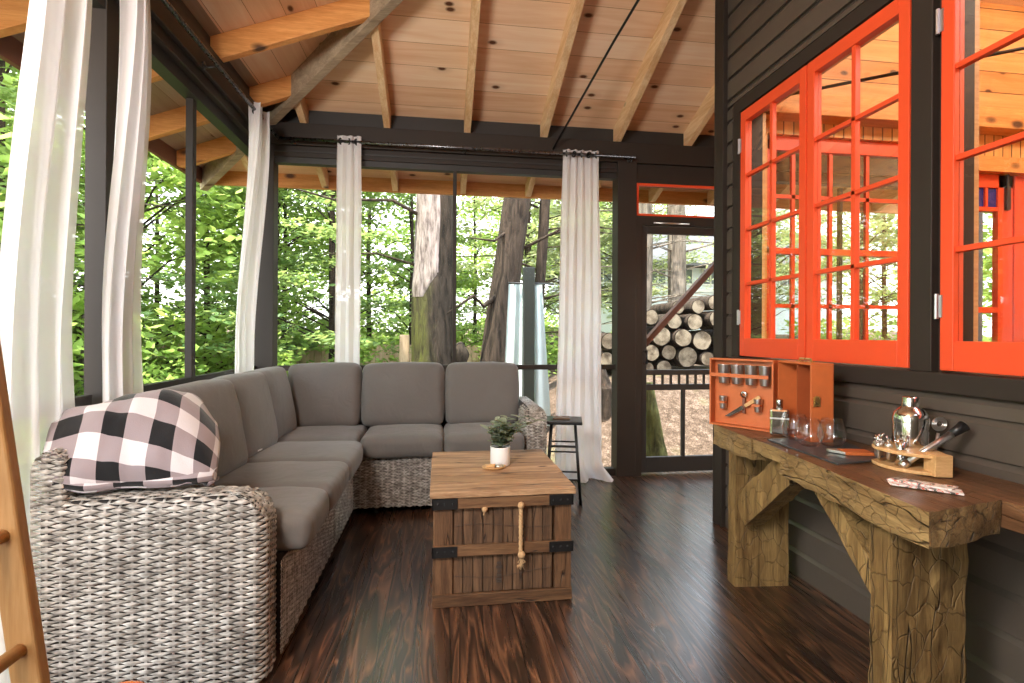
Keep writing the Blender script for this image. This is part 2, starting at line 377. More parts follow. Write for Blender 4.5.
def m_ground():
    t=NT('leaf_litter_ground'); v=t.coord(rnd=False); n=t.noise(v,9,6,.75); n2=t.noise(v,.9,3,.6); n3=t.noise(v,60,2)
    c=t.ramp(t.math('ADD',t.math('MULTIPLY',n,.6),t.math('MULTIPLY',n3,.4)),[(.36,(.04,.027,.017)),(.52,(.115,.08,.058)),(.66,(.30,.225,.18))])
    c=t.mix(t.ramp(n2,[(.55,(0,0,0)),(.7,(.6,.6,.6))]),c,(.17,.18,.08))
    t.pr(c,.95,0,t.bump(n,.8,.03),.1); return t.m
M['ground']=m_ground()
def m_plaid():
    t=NT('buffalo_check_fleece'); tc=t.n('ShaderNodeTexCoord'); sp=t.n('ShaderNodeSeparateXYZ'); t.l(tc.outputs['UV'],sp.inputs[0])
    a=t.math('GREATER_THAN',t.math('FRACT',sp.outputs[0]),.5); b=t.math('GREATER_THAN',t.math('FRACT',sp.outputs[1]),.5)
    s=t.math('MULTIPLY',t.math('ADD',a,b),.5); n=t.noise(t.coord(),9,3)
    c=t.ramp(s,[(0.0,(.66,.62,.63)),(.3,(.31,.255,.265)),(.8,(.010,.010,.011))],'CONSTANT')
    t.pr(c,.9,0,t.bump(t.math('ADD',n,t.math('MULTIPLY',t.noise(t.coord(),300,1),.15)),.35,.015),.2,Sheen_Weight=.3); return t.m
M['plaid']=m_plaid()
def m_packet():
    t=NT('red_white_print'); v=t.coord(scale=(1,1,1),rnd=False)
    w=t.n('ShaderNodeTexWave',wave_type='BANDS'); t.l(v,w.inputs['Vector']); w.inputs['Scale'].default_value=9; w.inputs['Distortion'].default_value=9; w.inputs['Detail Scale'].default_value=3
    n=t.noise(v,35,2)
    c=t.ramp(w.outputs['Fac'],[(0,(.78,.74,.70)),(.35,(.60,.07,.03)),(.62,(.78,.74,.70)),(.80,(.08,.07,.06))],'CONSTANT')
    c=t.mix(t.ramp(n,[(.58,(0,0,0)),(.62,(.8,.8,.8))]),c,(.75,.72,.68))
    t.pr(c,.3); return t.m
M['packet']=m_packet()

# ------------------------------------------------------------------ camera
F=515.; TH=math.atan(72/F)
cam=bpy.data.cameras.new('camera'); co=bpy.data.objects.new('camera',cam); link(co); S.camera=co
cam.sensor_width=36; cam.lens=F/1024*36; cam.shift_y=-(341.5-334.2)/1024; cam.shift_x=0; cam.clip_start=.02
co.location=(0,0,1.2)
fw=V(math.sin(TH),math.cos(TH),0); rt=V(math.cos(TH),-math.sin(TH),0); up=V(0,0,1)
ro=-.005  # image verticals lean right at the top
r2=rt*math.cos(ro)-up*math.sin(ro)*-1; r2=(rt*math.cos(ro)-up*math.sin(ro)*(-1)).normalized()
r2=(rt*math.cos(.005)+up*math.sin(.005)).normalized(); u2=r2.cross(fw)
co.rotation_mode='QUATERNION'
co.rotation_quaternion=Matrix((r2,u2,-fw)).transposed().to_quaternion()

# ------------------------------------------------------------------ roof and ceiling
XL,YB=-1.30,4.18       # inner faces of the wall plates
SL=.38; Z0=2.985; OV=.82
def zb(y): return Z0+SL*(YB-y)
def zl(x): return Z0+SL*(x-XL)
XR=5.2; YF=-1.3; XRG=2.3  # east end, south end, ridge
def slab(name,quad,mat,parent,udir,th=.03):
    """ceiling boards: quad of points, udir = direction along boards; uv in metres"""
    bm=B(); uvl=bm.loops.layers.uv.new('UVMap')
    A=[bm.verts.new(p) for p in quad]; C=[bm.verts.new((p[0],p[1],p[2]+th)) for p in quad]; n=len(quad)
    nrm=(Vector(quad[1])-Vector(quad[0])).cross(Vector(quad[2])-Vector(quad[0])).normalized(); u=Vector(udir).normalized(); w=nrm.cross(u)
    fs=[bm.faces.new(A),bm.faces.new(C[::-1])]+[bm.faces.new((A[i],A[(i+1)%n],C[(i+1)%n],C[i])) for i in range(n)]
    for f in fs:
        for l in f.loops: l[uvl].uv=(l.vert.co.dot(u)+20,l.vert.co.dot(w)+20)
    return obj(name,bm,mat,parent)
ceil=struct('ceiling')
yk=YB-(XRG-XL)  # y where hip meets ridge
slab('ceiling_boards',[(XL,YB,zb(YB)),(XRG,yk,zl(XRG)),(XR,yk,zb(yk)),(XR,YB,zb(YB))],M['ceil'],ceil,(1,0,0))
slab('ceiling_boards',[(XL,YB,zl(XL)),(XL,YF,zl(XL)),(XRG,YF,zl(XRG)),(XRG,yk,zl(XRG))],M['ceil'],ceil,(0,1,0))
slab('soffit_boards',[(XL-OV,YB+OV,zb(YB+OV)),(XL,YB,zb(YB)),(XR,YB,zb(YB)),(XR,YB+OV,zb(YB+OV))],M['ceil'],ceil,(1,0,0))
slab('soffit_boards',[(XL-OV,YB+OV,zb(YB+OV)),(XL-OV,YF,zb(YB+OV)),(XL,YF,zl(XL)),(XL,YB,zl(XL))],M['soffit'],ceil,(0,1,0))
RH=.15; RW=.052
def rafter_y(x,y0,y1,name='rafter'):
    bm=B(); prism(bm,[(y0,zb(y0)),(y1,zb(y1)),(y1,zb(y1)-RH+.03),(y1-.05,zb(y1-.05)-RH),(y0,zb(y0)-RH)],'x',x-RW/2,x+RW/2)
    for v in bm.verts: v.co-=V(x,YB,2.8)
    return obj(name,bm,M['pine'],ceil,loc=(x,YB,2.8),bevel=.003)
def rafter_x(y,x0,x1,name='rafter'):
    bm=B(); vs=prism(bm,[(x1,zl(x1)),(x0,zl(x0)),(x0,zl(x0)-RH+.03),(x0+.05,zl(x0+.05)-RH),(x1,zl(x1)-RH)],'y',y-RW/2,y+RW/2)
    for v in bm.verts: v.co-=V(XL,y,2.8)
    return obj(name,bm,M['pinex'],ceil,loc=(XL,y,2.8),bevel=.003)
for i in range(10):
    x=-1.06+.636*i
    rafter_y(x,max(YB-(x-XL)+.0,yk),YB+OV)
for i in range(8):
    y=3.94-.636*i
    rafter_x(y,XL-OV,min(XL+(YB-y),XRG))
for k in (1,2):   # short jack tails on the two sides of the corner
    bm=B(); 
rafter_y(XL-.35,YB+.36,YB+OV); rafter_x(YB+.35,XL-OV,XL-.36)
bm=B()
def hp(t,dz): return V(XL+t,YB-t,Z0+SL*t+dz)
beam(bm,hp(-OV-.02,-.085),hp(XRG-XL,-.085),.06,.20)
obj('hip_rafter',bm,M['hip'],ceil,bevel=.003)
# fascia boards closing the eaves
bm=B(); box(bm,XL-OV,XR,YB+OV,YB+OV+.03,2.545,zb(YB+OV)+.03); obj('fascia_board',bm,M['pinex'],ceil)
bm=B(); box(bm,XL-OV-.03,XL-OV,YF,YB+OV+.03,2.545,zb(YB+OV)+.03); obj('fascia_board',bm,M['brown'],ceil)

# ------------------------------------------------------------------ plates, posts, rails (open screened walls)
GY=4.25; GX=-1.42
wb=struct('wall_back'); wl=struct('wall_left')
bm=B(); box(bm,XL-.14,XR,YB,YB+.14,2.66,2.83); obj('plate_beam',bm,M['dark'],wb,bevel=.004)
bm=B(); box(bm,XL-.14,XR,YB+.03,YB+.12,2.575,2.66); obj('header_board',bm,M['dark'],wb,bevel=.003)
bm=B(); box(bm,XL-.14,1.5,YB+.045,YB+.11,2.53,2.575); box(bm,XL-.14,1.5,YB+.022,YB+.03,2.61,2.622); obj('header_moulding',bm,M['darker'],wb)
bm=B(); box(bm,XL-.14,XR,YB+.06,YB+.09,2.83,Z0-.03); obj('blocking_board',bm,M['darker'],wb)
bm=B(); box(bm,XL-.14,XL,YF,YB+.0,2.66,2.83); obj('plate_beam',bm,M['dark'],wl,bevel=.004)
bm=B(); box(bm,XL-.12,XL-.03,YF,YB+.03,2.60,2.66); obj('header_board',bm,M['dark'],wl,bevel=.003)
bm=B(); box(bm,XL-.15,XL-.075,YF,YB+.045,2.535,2.60); obj('header_moulding',bm,M['darker'],wl)
bm=B(); box(bm,XL-.09,XL-.06,YF,YB+.06,2.83,Z0-.03); obj('blocking_board',bm,M['darker'],wl)
def post(par,x0,x1,y0,y1,z1=2.66,z0=0,mat='dark',name='post'):
    bm=B(); box(bm,x0,x1,y0,y1,z0,z1); return obj(name,bm,M[mat],par,bevel=.003)
post(wb,XL-.15,XL+.02,YB+.02,YB+.14)            # corner
post(wb,1.48,1.645,YB-.005,YB+.14,2.66)         # beside the door
post(wb,.10,.13,GY-.02,GY+.02,2.55,name='mullion')
post(wb,2.56,2.72,YB-.005,YB+.14)
post(wb,3.6,3.63,GY-.02,GY+.02,2.55,name='mullion')
post(wb,4.9,5.05,YB,YB+.14)
post(wl,XL-.15,XL-.07,2.34,2.45); post(wl,XL-.15,XL-.055,.55,.70); post(wl,XL-.15,XL-.055,-1.2,-1.05)
post(wl,GX-.02,GX+.02,3.16,3.205,2.55,name='mullion'); post(wl,GX-.02,GX+.02,1.5,1.54,2.55,name='mullion')
for a,b in ((XL,.10),(.13,1.48),(2.72,3.6),(3.63,4.9)):
    bm=B(); box(bm,a,b,GY-.02,GY+.02,.905,.945); obj('mid_rail',bm,M['dark'],wb)
    bm=B(); box(bm,a,b,GY-.03,GY+.03,0,.06); obj('bottom_rail',bm,M['dark'],wb)
for a,b in ((-1.05,.55),(.70,2.31),(2.45,3.16),(3.2,YB+.02)):
    bm=B(); box(bm,GX-.02,GX+.02,a,b,.905,.945); obj('mid_rail',bm,M['dark'],wl)
    bm=B(); box(bm,GX-.03,GX+.03,a,b,0,.06); obj('bottom_rail',bm,M['dark'],wl)
def screen(name,quad,par):
    bm=B(); bm.faces.new([bm.verts.new(p) for p in quad]); return obj(name,bm,M['screen'],par)
for a,b in ((XL,.10),(.13,1.48),(2.72,3.6),(3.63,4.9)): screen('insect_screen',[(a,GY+.025,.06),(b,GY+.025,.06),(b,GY+.025,2.54),(a,GY+.025,2.54)],wb)
for a,b in ((.70,2.31),(2.45,3.16),(3.2,YB+.02)): screen('insect_screen',[(GX-.025,a,.06),(GX-.025,b,.06),(GX-.025,b,2.54),(GX-.025,a,2.54)],wl)
# transom above the door
tr=struct('window_4')
bm=B(); x0,x1=1.655,2.56
for q in ((x0,x1,2.215,2.235),(x0,x1,2.475,2.495),(x0,x0+.018,2.235,2.475),(x1-.018,x1,2.235,2.475)): box(bm,q[0],q[1],YB+.02,YB+.05,q[2],q[3])
obj('window_frame',bm,M['red'],tr)
bm=B(); box(bm,x0+.018,x1-.018,YB+.032,YB+.036,2.235,2.475); obj('window_pane',bm,M['glass'],tr)
bm=B(); box(bm,1.645,2.56,YB+.015,YB+.13,2.495,2.575); box(bm,1.645,2.56,YB+.01,YB+.13,2.14,2.215); obj('door_header',bm,M['dark'],wb)
# screen door
dr=struct('door_1',(0,0,0)); dy0,dy1=YB+.03,YB+.07
bm=B(); box(bm,1.645,1.70,YB+.0,YB+.13,0,2.14); box(bm,2.50,2.56,YB,YB+.13,0,2.14); obj('door_frame',bm,M['dark'],dr)
bm=B()
box(bm,1.70,1.755,dy0,dy1,.02,2.13); box(bm,2.44,2.50,dy0,dy1,.02,2.13)
box(bm,1.755,2.44,dy0,dy1,2.07,2.13); box(bm,1.755,2.44,dy0,dy1,.02,.15)
box(bm,1.755,2.44,dy0,dy1,.855,.90); box(bm,1.755,2.44,dy0,dy1,.725,.775); box(bm,2.082,2.108,dy0,dy1,.15,.725)
obj('door_leaf',bm,M['darker'],dr,bevel=.003)
for i in range(8):
    bm=B(); x=1.755+.0761*(i+1) ; box(bm,x-.008,x+.008,dy0+.01,dy1-.01,.775,.855); obj('spindle',bm,M['darker'],dr)
screen('insect_screen',[(1.755,dy1-.005,.15),(2.44,dy1-.005,.15),(2.44,dy1-.005,2.07),(1.755,dy1-.005,2.07)],dr)
bm=B(); tube(bm,[(1.735,dy0-.05,.95),(1.735,dy0-.05,1.07)],.008); tube(bm,[(1.735,dy0,.96),(1.735,dy0-.05,.96)],.006); tube(bm,[(1.735,dy0,1.06),(1.735,dy0-.05,1.06)],.006)
obj('door_handle',bm,M['black'],dr,smooth=True)
bm=B(); tube(bm,[(1.80,YB+.0,2.155),(2.12,YB+.0,2.155)],.008); obj('door_closer',bm,M['brushed'],dr,smooth=True)
# brace outside the door
bm=B(); beam(bm,(1.72,4.62,.92),(3.0,4.62,2.30),.05,.075,up=(0,1,0)); tag(obj('timber_brace',bm,M['brown']),'red-brown diagonal timber brace running up to the right outside the screen door','brace')

o=B(); box(o,-1.3,1.80,YF-.08,YF,0,3.6); o=obj('wall_front_light_block',o,M['siding']); o['kind']='structure'  # unseen wall added behind the camera to keep rear sky light out
# ------------------------------------------------------------------ floor
fl=B(); uvl=fl.loops.layers.uv.new('UVMap')
vs=box(fl,-1.5,XR,YF-.3,4.34,-.06,0)
for f in fl.faces:
    for l in f.loops: l[uvl].uv=(l.vert.co.y+9,l.vert.co.x+9)
o=obj('floor',fl,M['floor']); o['kind']='structure'
bm=B(); box(bm,-1.55,XR+.05,4.34,4.40,-.34,.0); box(bm,-1.56,-1.50,YF-.3,4.34,-.34,0); o=obj('trim_1',bm,M['dark']); o['kind']='structure'

# ------------------------------------------------------------------ house wall (right) with lap siding
WX=1.80; WT=.13; HY=3.09
wr=struct('wall_right')
WIN=[(1.74,2.88),(.49,1.63)]   # openings along y
def lap(par,y0,y1,z0,z1,expo=.1335):
    """clapboards between z0,z1 along y, each a wedge"""
    bm=B(); k=math.floor(z0/expo)
    while k*expo<z1-1e-4:
        a=max(k*expo,z0); b=min((k+1)*expo,z1)
        fa=(a-k*expo)/expo; fb=(b-k*expo)/expo
        prism(bm,[(WX,a),(WX-.026,a),(WX-.026,max(a+.001,b-.026)),(WX-.010,max(a+.002,b-.005)),(WX-.008,b),(WX,b)],'y',y0,y1)
        k+=1
    return obj('lap_siding',bm,M['siding'],par)
ZT0,ZT1=1.07,2.54
lap(wr,-1.3,HY-.085,0,1.0)
lap(wr,2.95,HY-.085,1.0,2.62); 
lap(wr,-1.3,.42,1.0,2.62)
def roofz(y): return min(zb(y),zl(WX))
bm=B()
k=19
while k*.1335<roofz(yk):
    a=max(k*.1335,2.62); b=(k+1)*.1335
    if b>2.62:
        # clip to roof: y where zb=y
        yy=min(HY-.085,YB-(a-Z0)/SL); yy2=min(HY-.085,YB-(b-Z0)/SL)
        if a<zl(WX)-.02:
            b2=min(b,zl(WX)); prism(bm,[(WX,a),(WX-.026,a),(WX-.026,max(a+.001,b2-.026)),(WX-.010,max(a+.002,b2-.005)),(WX-.008,b2),(WX,b2)],'y',-1.3,max(yy,-1.2))
    k+=1
obj('lap_siding',bm,M['siding'],wr)
# sheathing core with window openings
bm=B()
def core(y0,y1,z0,z1): box(bm,WX+.001,WX+WT,y0,y1,z0,z1)
core(-1.3,HY,0,ZT0); core(2.88,HY,ZT0,2.56); core(1.63,1.74,ZT0,2.56); core(-1.3,.49,ZT0,2.56)
prism(bm,[(-1.3,2.56),(HY,2.56),(HY,zb(HY)),(YB-(zl(WX)-Z0)/SL,zl(WX)),(-1.3,zl(WX))],'x',WX+.001,WX+WT)
obj('wall_core',bm,M['dark'],wr)
bm=B(); box(bm,WX-.055,WX+.0,HY-.085,HY+.0,0,3.40); box(bm,WX-.055,WX+WT,HY,HY+.02,0,3.36); obj('corner_board',bm,M['dark'],wr,bevel=.003)
bm=B() # dark casing around windows
box(bm,WX-.022,WX+.03,2.88,2.95,ZT0-.07,2.545)
box(bm,WX-.022,WX+.03,.42,2.95,2.545,2.62); box(bm,WX-.022,WX+.03,.42,.49,ZT0-.07,2.545)
obj('window_casing',bm,M['dark'],wr,bevel=.003)
bm=B(); box(bm,WX-.030,WX+.03,1.645,1.732,ZT0,2.60); obj('window_mullion_board',bm,M['dark'],wr,bevel=.003)
bm=B(); box(bm,WX-.045,WX+.03,.42,2.95,ZT0-.07,ZT0); obj('window_sill',bm,M['dark'],wr,bevel=.004)
def casement(name,y_hinge,y_meet,hinge=True,x=WX,z0=ZT0+.008,z1=2.535):
    """sash in the wall plane between two y values"""
    w=struct(name,(x,y_hinge,z0)); s=1 if y_meet>y_hinge else -1; W=abs(y_meet-y_hinge); H=z1-z0
    bm=B()
    def bx(a,b,c,d,xa=-.02,xb=.022,bm=bm): box(bm,xa,xb,min(s*a,s*b),max(s*a,s*b),c,d)
    bx(.003,.052,0,H); bx(W-.050,W-.003,0,H); bx(.052,W-.05,0,.105); bx(.052,W-.05,H-.065,H)
    obj('window_frame',bm,M['red'],w,bevel=.003)
    bm=B(); bx(W/2-.011,W/2+.011,.105,H-.065,-.014,.012,bm)
    for i in (1,2,3):
        zz=.105+(H-.17)*i/4; bx(.052,W-.05,zz-.010,zz+.010,-.014,.012,bm)
    obj('muntin',bm,M['red'],w,bevel=.002)
    for i in range(2):
        for j in range(4):
            a=.052+(W-.102)/2*i; c=.105+(H-.17)*j/4
            bm=B(); bx(a,a+(W-.102)/2,c,c+(H-.17)/4,0,.003,bm); obj('window_pane',bm,M['glass'],w)
    if hinge:
        for zz in (.23,H-.20):
            bm=B(); tube(bm,[(-.026,-s*.004,zz-.045),(-.026,-s*.004,zz+.045)],.007); box(bm,-.024,-.0205,min(0,s*.014),max(0,s*.014),zz-.04,zz+.04); obj('hinge',bm,M['zinc'],w)
    return w
casement('window_1',2.875,2.312); casement('window_1',1.745,2.308,False); casement('window_2',1.625,1.062); casement('window_2',.495,1.058)
# dark jamb liners with pine interior casing
bm=B()
for a,b in WIN:
    box(bm,WX+WT,WX+WT+.02,b,b+.07,ZT0-.08,2.62); box(bm,WX+WT,WX+WT+.02,a-.07,a,ZT0-.08,2.62); box(bm,WX+WT,WX+WT+.02,a-.07,b+.07,2.55,2.63); box(bm,WX+WT,WX+WT+.03,a-.07,b+.07,ZT0-.06,ZT0)
o=obj('trim_2',bm,M['bamboo']); o['kind']='structure'

# ------------------------------------------------------------------ room behind the windows
EY=2.98 # inner face of end wall
we=struct('wall_end')
bm=B()
def ew(x0,x1,z0,z1): box(bm,x0,x1,EY,EY+.11,z0,z1)
X1,X2=2.03,3.13; DX0,DX1=3.50,4.55
ew(WX+WT,X1,0,2.56); ew(X2,DX0,0,2.56); ew(DX1,XR,0,2.56); ew(X1,X2,0,.95); ew(X1,X2,2.47,2.56); ew(DX0,DX1,2.30,2.56)
for f in bm.faces: pass
uvl=bm.loops.layers.uv.new('UVMap')
for f in bm.faces:
    for l in f.loops: l[uvl].uv=(l.vert.co.z+5,l.vert.co.x+5)
obj('wall_boards',bm,M['beadboard'],we)
bm=B(); uvl=bm.loops.layers.uv.new('UVMap'); box(bm,WX+WT,XR,EY,EY+.11,2.56,zb(EY)-.002)
for f in bm.faces:
    for l in f.loops: l[uvl].uv=(l.vert.co.x+5,l.vert.co.z+5)
obj('upper_wall_boards',bm,M['inceil'],we)
bm=B(); box(bm,WX+WT,XR,EY-.12,EY-.001,2.55,2.68); obj('wall_beam',bm,M['pinex'],we,bevel=.004)
bm=B(); box(bm,DX0-.1,DX1+.1,EY-.03,EY-.001,2.30,2.40); obj('door_header',bm,M['pinex'],we)
w3=struct('window_3',(0,EY+.03,0))
bm=B()
box(bm,X1,X1+.045,0,.04,.95,2.47); box(bm,X2-.045,X2,0,.04,.95,2.47); box(bm,X1,X2,0,.04,2.38,2.47); box(bm,X1,X2,0,.04,.95,1.04); box(bm,X1,X2,0,.04,1.72,1.76)
obj('window_frame',bm,M['red'],w3,bevel=.003)
bm=B()
for x in (2.24,2.505,2.77): box(bm,x-.012,x+.012,.01,.03,1.04,2.38)
for z in (1.39,2.09): box(bm,X1+.045,X2-.045,.01,.03,z-.012,z+.012)
obj('muntin',bm,M['red'],w3)
bm=B(); box(bm,X1+.045,X2-.045,.018,.022,1.04,2.38); obj('window_pane',bm,M['glass'],w3)
d2=struct('door_2',(0,EY+.03,0))
bm=B()
for a,b in ((DX0,3.85),(3.86,DX1)):
    pass
box(bm,DX0,DX0+.075,0,.04,0,2.3); box(bm,3.755,3.87,0,.04,0,2.3); box(bm,DX0,3.87,0,.04,2.21,2.30); box(bm,DX0+.075,3.755,0,.04,2.05,2.08); box(bm,DX0+.075,3.755,0,.04,0,.6); box(bm,DX0+.075,3.755,0,.04,1.36,1.40); box(bm,3.655,3.675,0,.04,2.08,2.21)
box(bm,3.885,DX1,0,.04,0,2.30)
obj('door_leaf',bm,M['red'],d2,bevel=.003)
bm=B(); box(bm,3.575,3.655,.015,.022,2.08,2.21); box(bm,3.675,3.755,.015,.022,2.08,2.21); obj('door_pane',bm,M['blue'],d2)
bm=B(); box(bm,3.575,3.755,.018,.022,.6,2.05); obj('door_pane',bm,M['glass'],d2)
bm=B(); box(bm,3.80,3.83,-.02,-.001,2.06,2.22); tube(bm,[(3.815,-.012,2.22),(3.815,-.012,2.40)],.008); obj('door_track',bm,M['black'],d2)
bm=B(); uvl=bm.loops.layers.uv.new('UVMap'); box(bm,XR,XR+.1,YF,EY+.11,0,4.3); box(bm,WX,XR,YF-.1,YF,0,4.3)
for f in bm.faces:
    for l in f.loops: l[uvl].uv=(l.vert.co.y+l.vert.co.x+9,l.vert.co.z+5)
o=obj('wall_right_far',bm,M['inceil']); o.name='wall_east'; o['kind']='structure'
bm=B(); tube(bm,[(2.0,2.80,2.62),(4.9,1.6,2.95)],.010); tag(obj('iron_tie_rod',bm,M['black'],smooth=True),'black iron tie rod crossing the pine room seen through the red windows','tie rod')

# ------------------------------------------------------------------ fill lights added out of view to brighten the room, and tie rod on the porch
def area(name,loc,rot,size,power,col):
    l=bpy.data.lights.new(name,'AREA'); l.energy=power; l.size=size; l.color=col; o=bpy.data.objects.new(name,l); link(o); o.location=loc; o.rotation_euler=rot; return o
def point(name,loc,power,col,r=.08):
    l=bpy.data.lights.new(name,'POINT'); l.energy=power; l.shadow_soft_size=r; l.color=col; o=bpy.data.objects.new(name,l); link(o); o.location=loc; return o
point('room_fill_light',(3.0,1.2,3.65),26,(1,.78,.52),.15)
point('room_fill_light',(4.4,.8,3.65),26,(1,.78,.52),.15)
bm=B(); tube(bm,[(.92,4.185,2.736),(1.10,3.2,3.03+.06),(1.32,2.0,3.47)],.0085); tag(obj('tie_rod',bm,M['black'],smooth=True),'thin dark steel tie rod rising from the back beam towards the rafters','tie rod')

# ------------------------------------------------------------------ curtain rods and curtains
RX,RY,RZ=-1.22,4.10,2.675
def crod(name,pts,brs,label,d):
    t=thing(name,label,'curtain rod',pts[0],0,None); o0=Vector(pts[0])
    bm=B(); tube(bm,[Vector(p)-o0 for p in pts],.0125,12); obj('pole',bm,M['rod'],t,smooth=True)
    for b in brs:
        b=Vector(b)-o0
        bm=B(); tube(bm,[b,b+Vector(d)*.7+V(0,0,-.012),b+Vector(d)],.006); 
        lathe(bm,[(0,-.004),(.022,-.004),(.022,.004),(0,.004)],16,M=Matrix.Translation(b+Vector(d)*.96)@(Matrix.Rotation(PI/2,4,'X') if abs(d[1])>0 else Matrix.Rotation(PI/2,4,'Y')))
        obj('bracket',bm,M['black'],t,smooth=True)
    return t
crod('curtain_rod',[(RX,-.6,RZ),(RX,RY,RZ)],[(RX,3.05,RZ),(RX,1.2,RZ)],'black curtain rod along the left beam, running towards the back corner',(-.08,0,0))
crod('curtain_rod',[(RX,RY,RZ),(1.60,RY,RZ)],[(-1.13,RY,RZ),(.19,RY,RZ),(1.58,RY,RZ)],'black curtain rod across the back beam above the back screens',(0,.08,0))
def curtain(label,top,bot,axis,n,z1=RZ+.045,z0=.01,amp=.035,pool=False,drift=None,name='sheer_curtain'):
    """top,bot: (a0,a1) spans along the rod; drift(z)-> offset away from rod; axis 'x' or 'y'"""
    t=thing(name,label,'curtain',(RX,top[0],0) if axis=='y' else (top[0],RY,0),0)
    org=Vector(t.location)
    bm=B(); sd=R.random()*9
    def fn(u,v):
        z=z1+(z0-z1)*v
        a0=top[0]+(bot[0]-top[0])*v; a1=top[1]+(bot[1]-top[1])*v
        am=amp*(1-.55*v if axis=='y' else 1-.2*v)*(.6+.4*noise.noise(V(u*3,v*1.3,sd)))
        ph=n*2*PI*u+.5*noise.noise(V(u*4,v*1.5,sd+5))
        a=a0+(a1-a0)*u+am*.35*math.sin(2*ph+1)+.012*noise.noise(V(u*9,v*4,sd)); off=am*math.sin(ph)+.02*noise.noise(V(u*2,v*3,sd+2))*v
        off+=(drift(z,u) if drift else 0)+.004*noise.noise(V(u*22,v*.8,sd+8))
        if pool and z<.12:
            off-=(.12-z)*1.1*(.5+.5*math.sin(ph*.5)); a+=(.12-z)*1.2*(u-.4)
        p=V(RX+off,a,z) if axis=='y' else V(a,RY+off,z)
        return p-org
    grid(bm,fn,n*14,60); obj('panel',bm,M['sheer'],t,smooth=True)
    for i in range(n):
        u=(i+.5)/n; a=top[0]+(top[1]-top[0])*u; c=(V(RX,a,RZ) if axis=='y' else V(a,RY,RZ))-org
        bm=B(); ax=Matrix.Rotation(PI/2,4,'X') if axis=='y' else Matrix.Rotation(PI/2,4,'Y')
        Mx=Matrix.Translation(c)@Matrix.Rotation(.5 if i%2 else -.5,4,'Z')@ax
        lathe(bm,[(.016,-.003),(.026,-.003),(.026,.003),(.016,.003),(.016,-.003)],20,M=Mx); obj('grommet',bm,M['black'],t)
    return t
dl=lambda z,u:-.105*sm(2.6,1.1,z)
curtain('wide white sheer curtain nearest the camera beside the wooden ladder',(1.745,1.985),(1.73,2.14),'y',3,drift=dl,amp=.06)
curtain('white sheer curtain just past the left post, behind the plaid blanket',(2.21,2.34),(2.26,2.60),'y',3,drift=dl,amp=.055)
curtain('narrow white sheer curtain hanging in the back left corner of the porch',(3.58,3.80),(3.58,3.97),'y',3,drift=dl,amp=.075)
curtain('narrow white sheer curtain behind the middle of the sofa',(-.79,-.615),(-.83,-.61),'x',3,drift=lambda z,u:.035*sm(2.5,1,z),amp=.02)
curtain('floor-length white sheer curtain beside the screen door, pooling on the floor',(.985,1.295),(.93,1.335),'x',5,pool=True,amp=.026,drift=lambda z,u:.03)

# ------------------------------------------------------------------ wicker
def wick(bm,P,N,Ls,Lt,ds,dt,amp=None,stake=True,t0=0.0):
    """P(s,t)->point, N(s,t)->outward normal. weavers run along s, stakes along t"""
    amp=amp or dt*.42; nrow=max(1,int(Lt/dt)); ncol=max(1,int(round(Ls/ds))); ds=Ls/ncol
    for i in range(nrow):
        t=t0+(i+.5)*Lt/nrow; npt=ncol*6; off=R.uniform(-.1,.1)*dt; rings=[]
        hw=dt*.78
        for k in range(npt+1):
            s=Ls*k/npt; w=math.cos(PI*s/ds+i*PI)
            tt=t+off
            p=P(s,tt)+N(s,tt)*(amp*w); n=N(s,tt)
            q=P(s,tt+.001)-P(s,tt); q=q.normalized() if q.length>1e-7 else V(0,0,1)
            ww=hw*max(.22,.48+.52*w)
            rings.append([bm.verts.new(p+q*ww),bm.verts.new(p+n*dt*.28),bm.verts.new(p-q*ww)])
        for a,b in zip(rings,rings[1:]):
            for j in (0,1): bm.faces.new((a[j],b[j],b[j+1],a[j+1]))
    if stake:
        nt=max(2,int(Lt/.03))
        for c in range(ncol+1):
            s=min(Ls,max(0,c*ds)); rr=[]
            for k in range(nt+1):
                t=t0+Lt*k/nt; p=P(s,t); n=N(s,t); q=(P(min(Ls,s+.001),t)-P(min(Ls,s+.001)-.001,t)); q=q.normalized() if q.length>1e-7 else V(1,0,0)
                w=ds*.10
                rr.append([bm.verts.new(p+q*w),bm.verts.new(p+n*amp*.5),bm.verts.new(p-q*w)])
            for a,b in zip(rr,rr[1:]):
                for j in (0,1): bm.faces.new((a[j],b[j],b[j+1],a[j+1]))
def flat(par,name,o,sd,td,nrm,Ls,Lt,ds=.034,dt=.0135,t0=0):
    bm=B(); o=Vector(o);sd=Vector(sd);td=Vector(td);nrm=Vector(nrm)
    wick(bm,lambda s,t:o+sd*s+td*t,lambda s,t:nrm,Ls,Lt,ds,dt,t0=t0)
    KEEP[0]=True; r=obj(name,bm,M['wicker'],par,smooth=True); KEEP[0]=False; return r
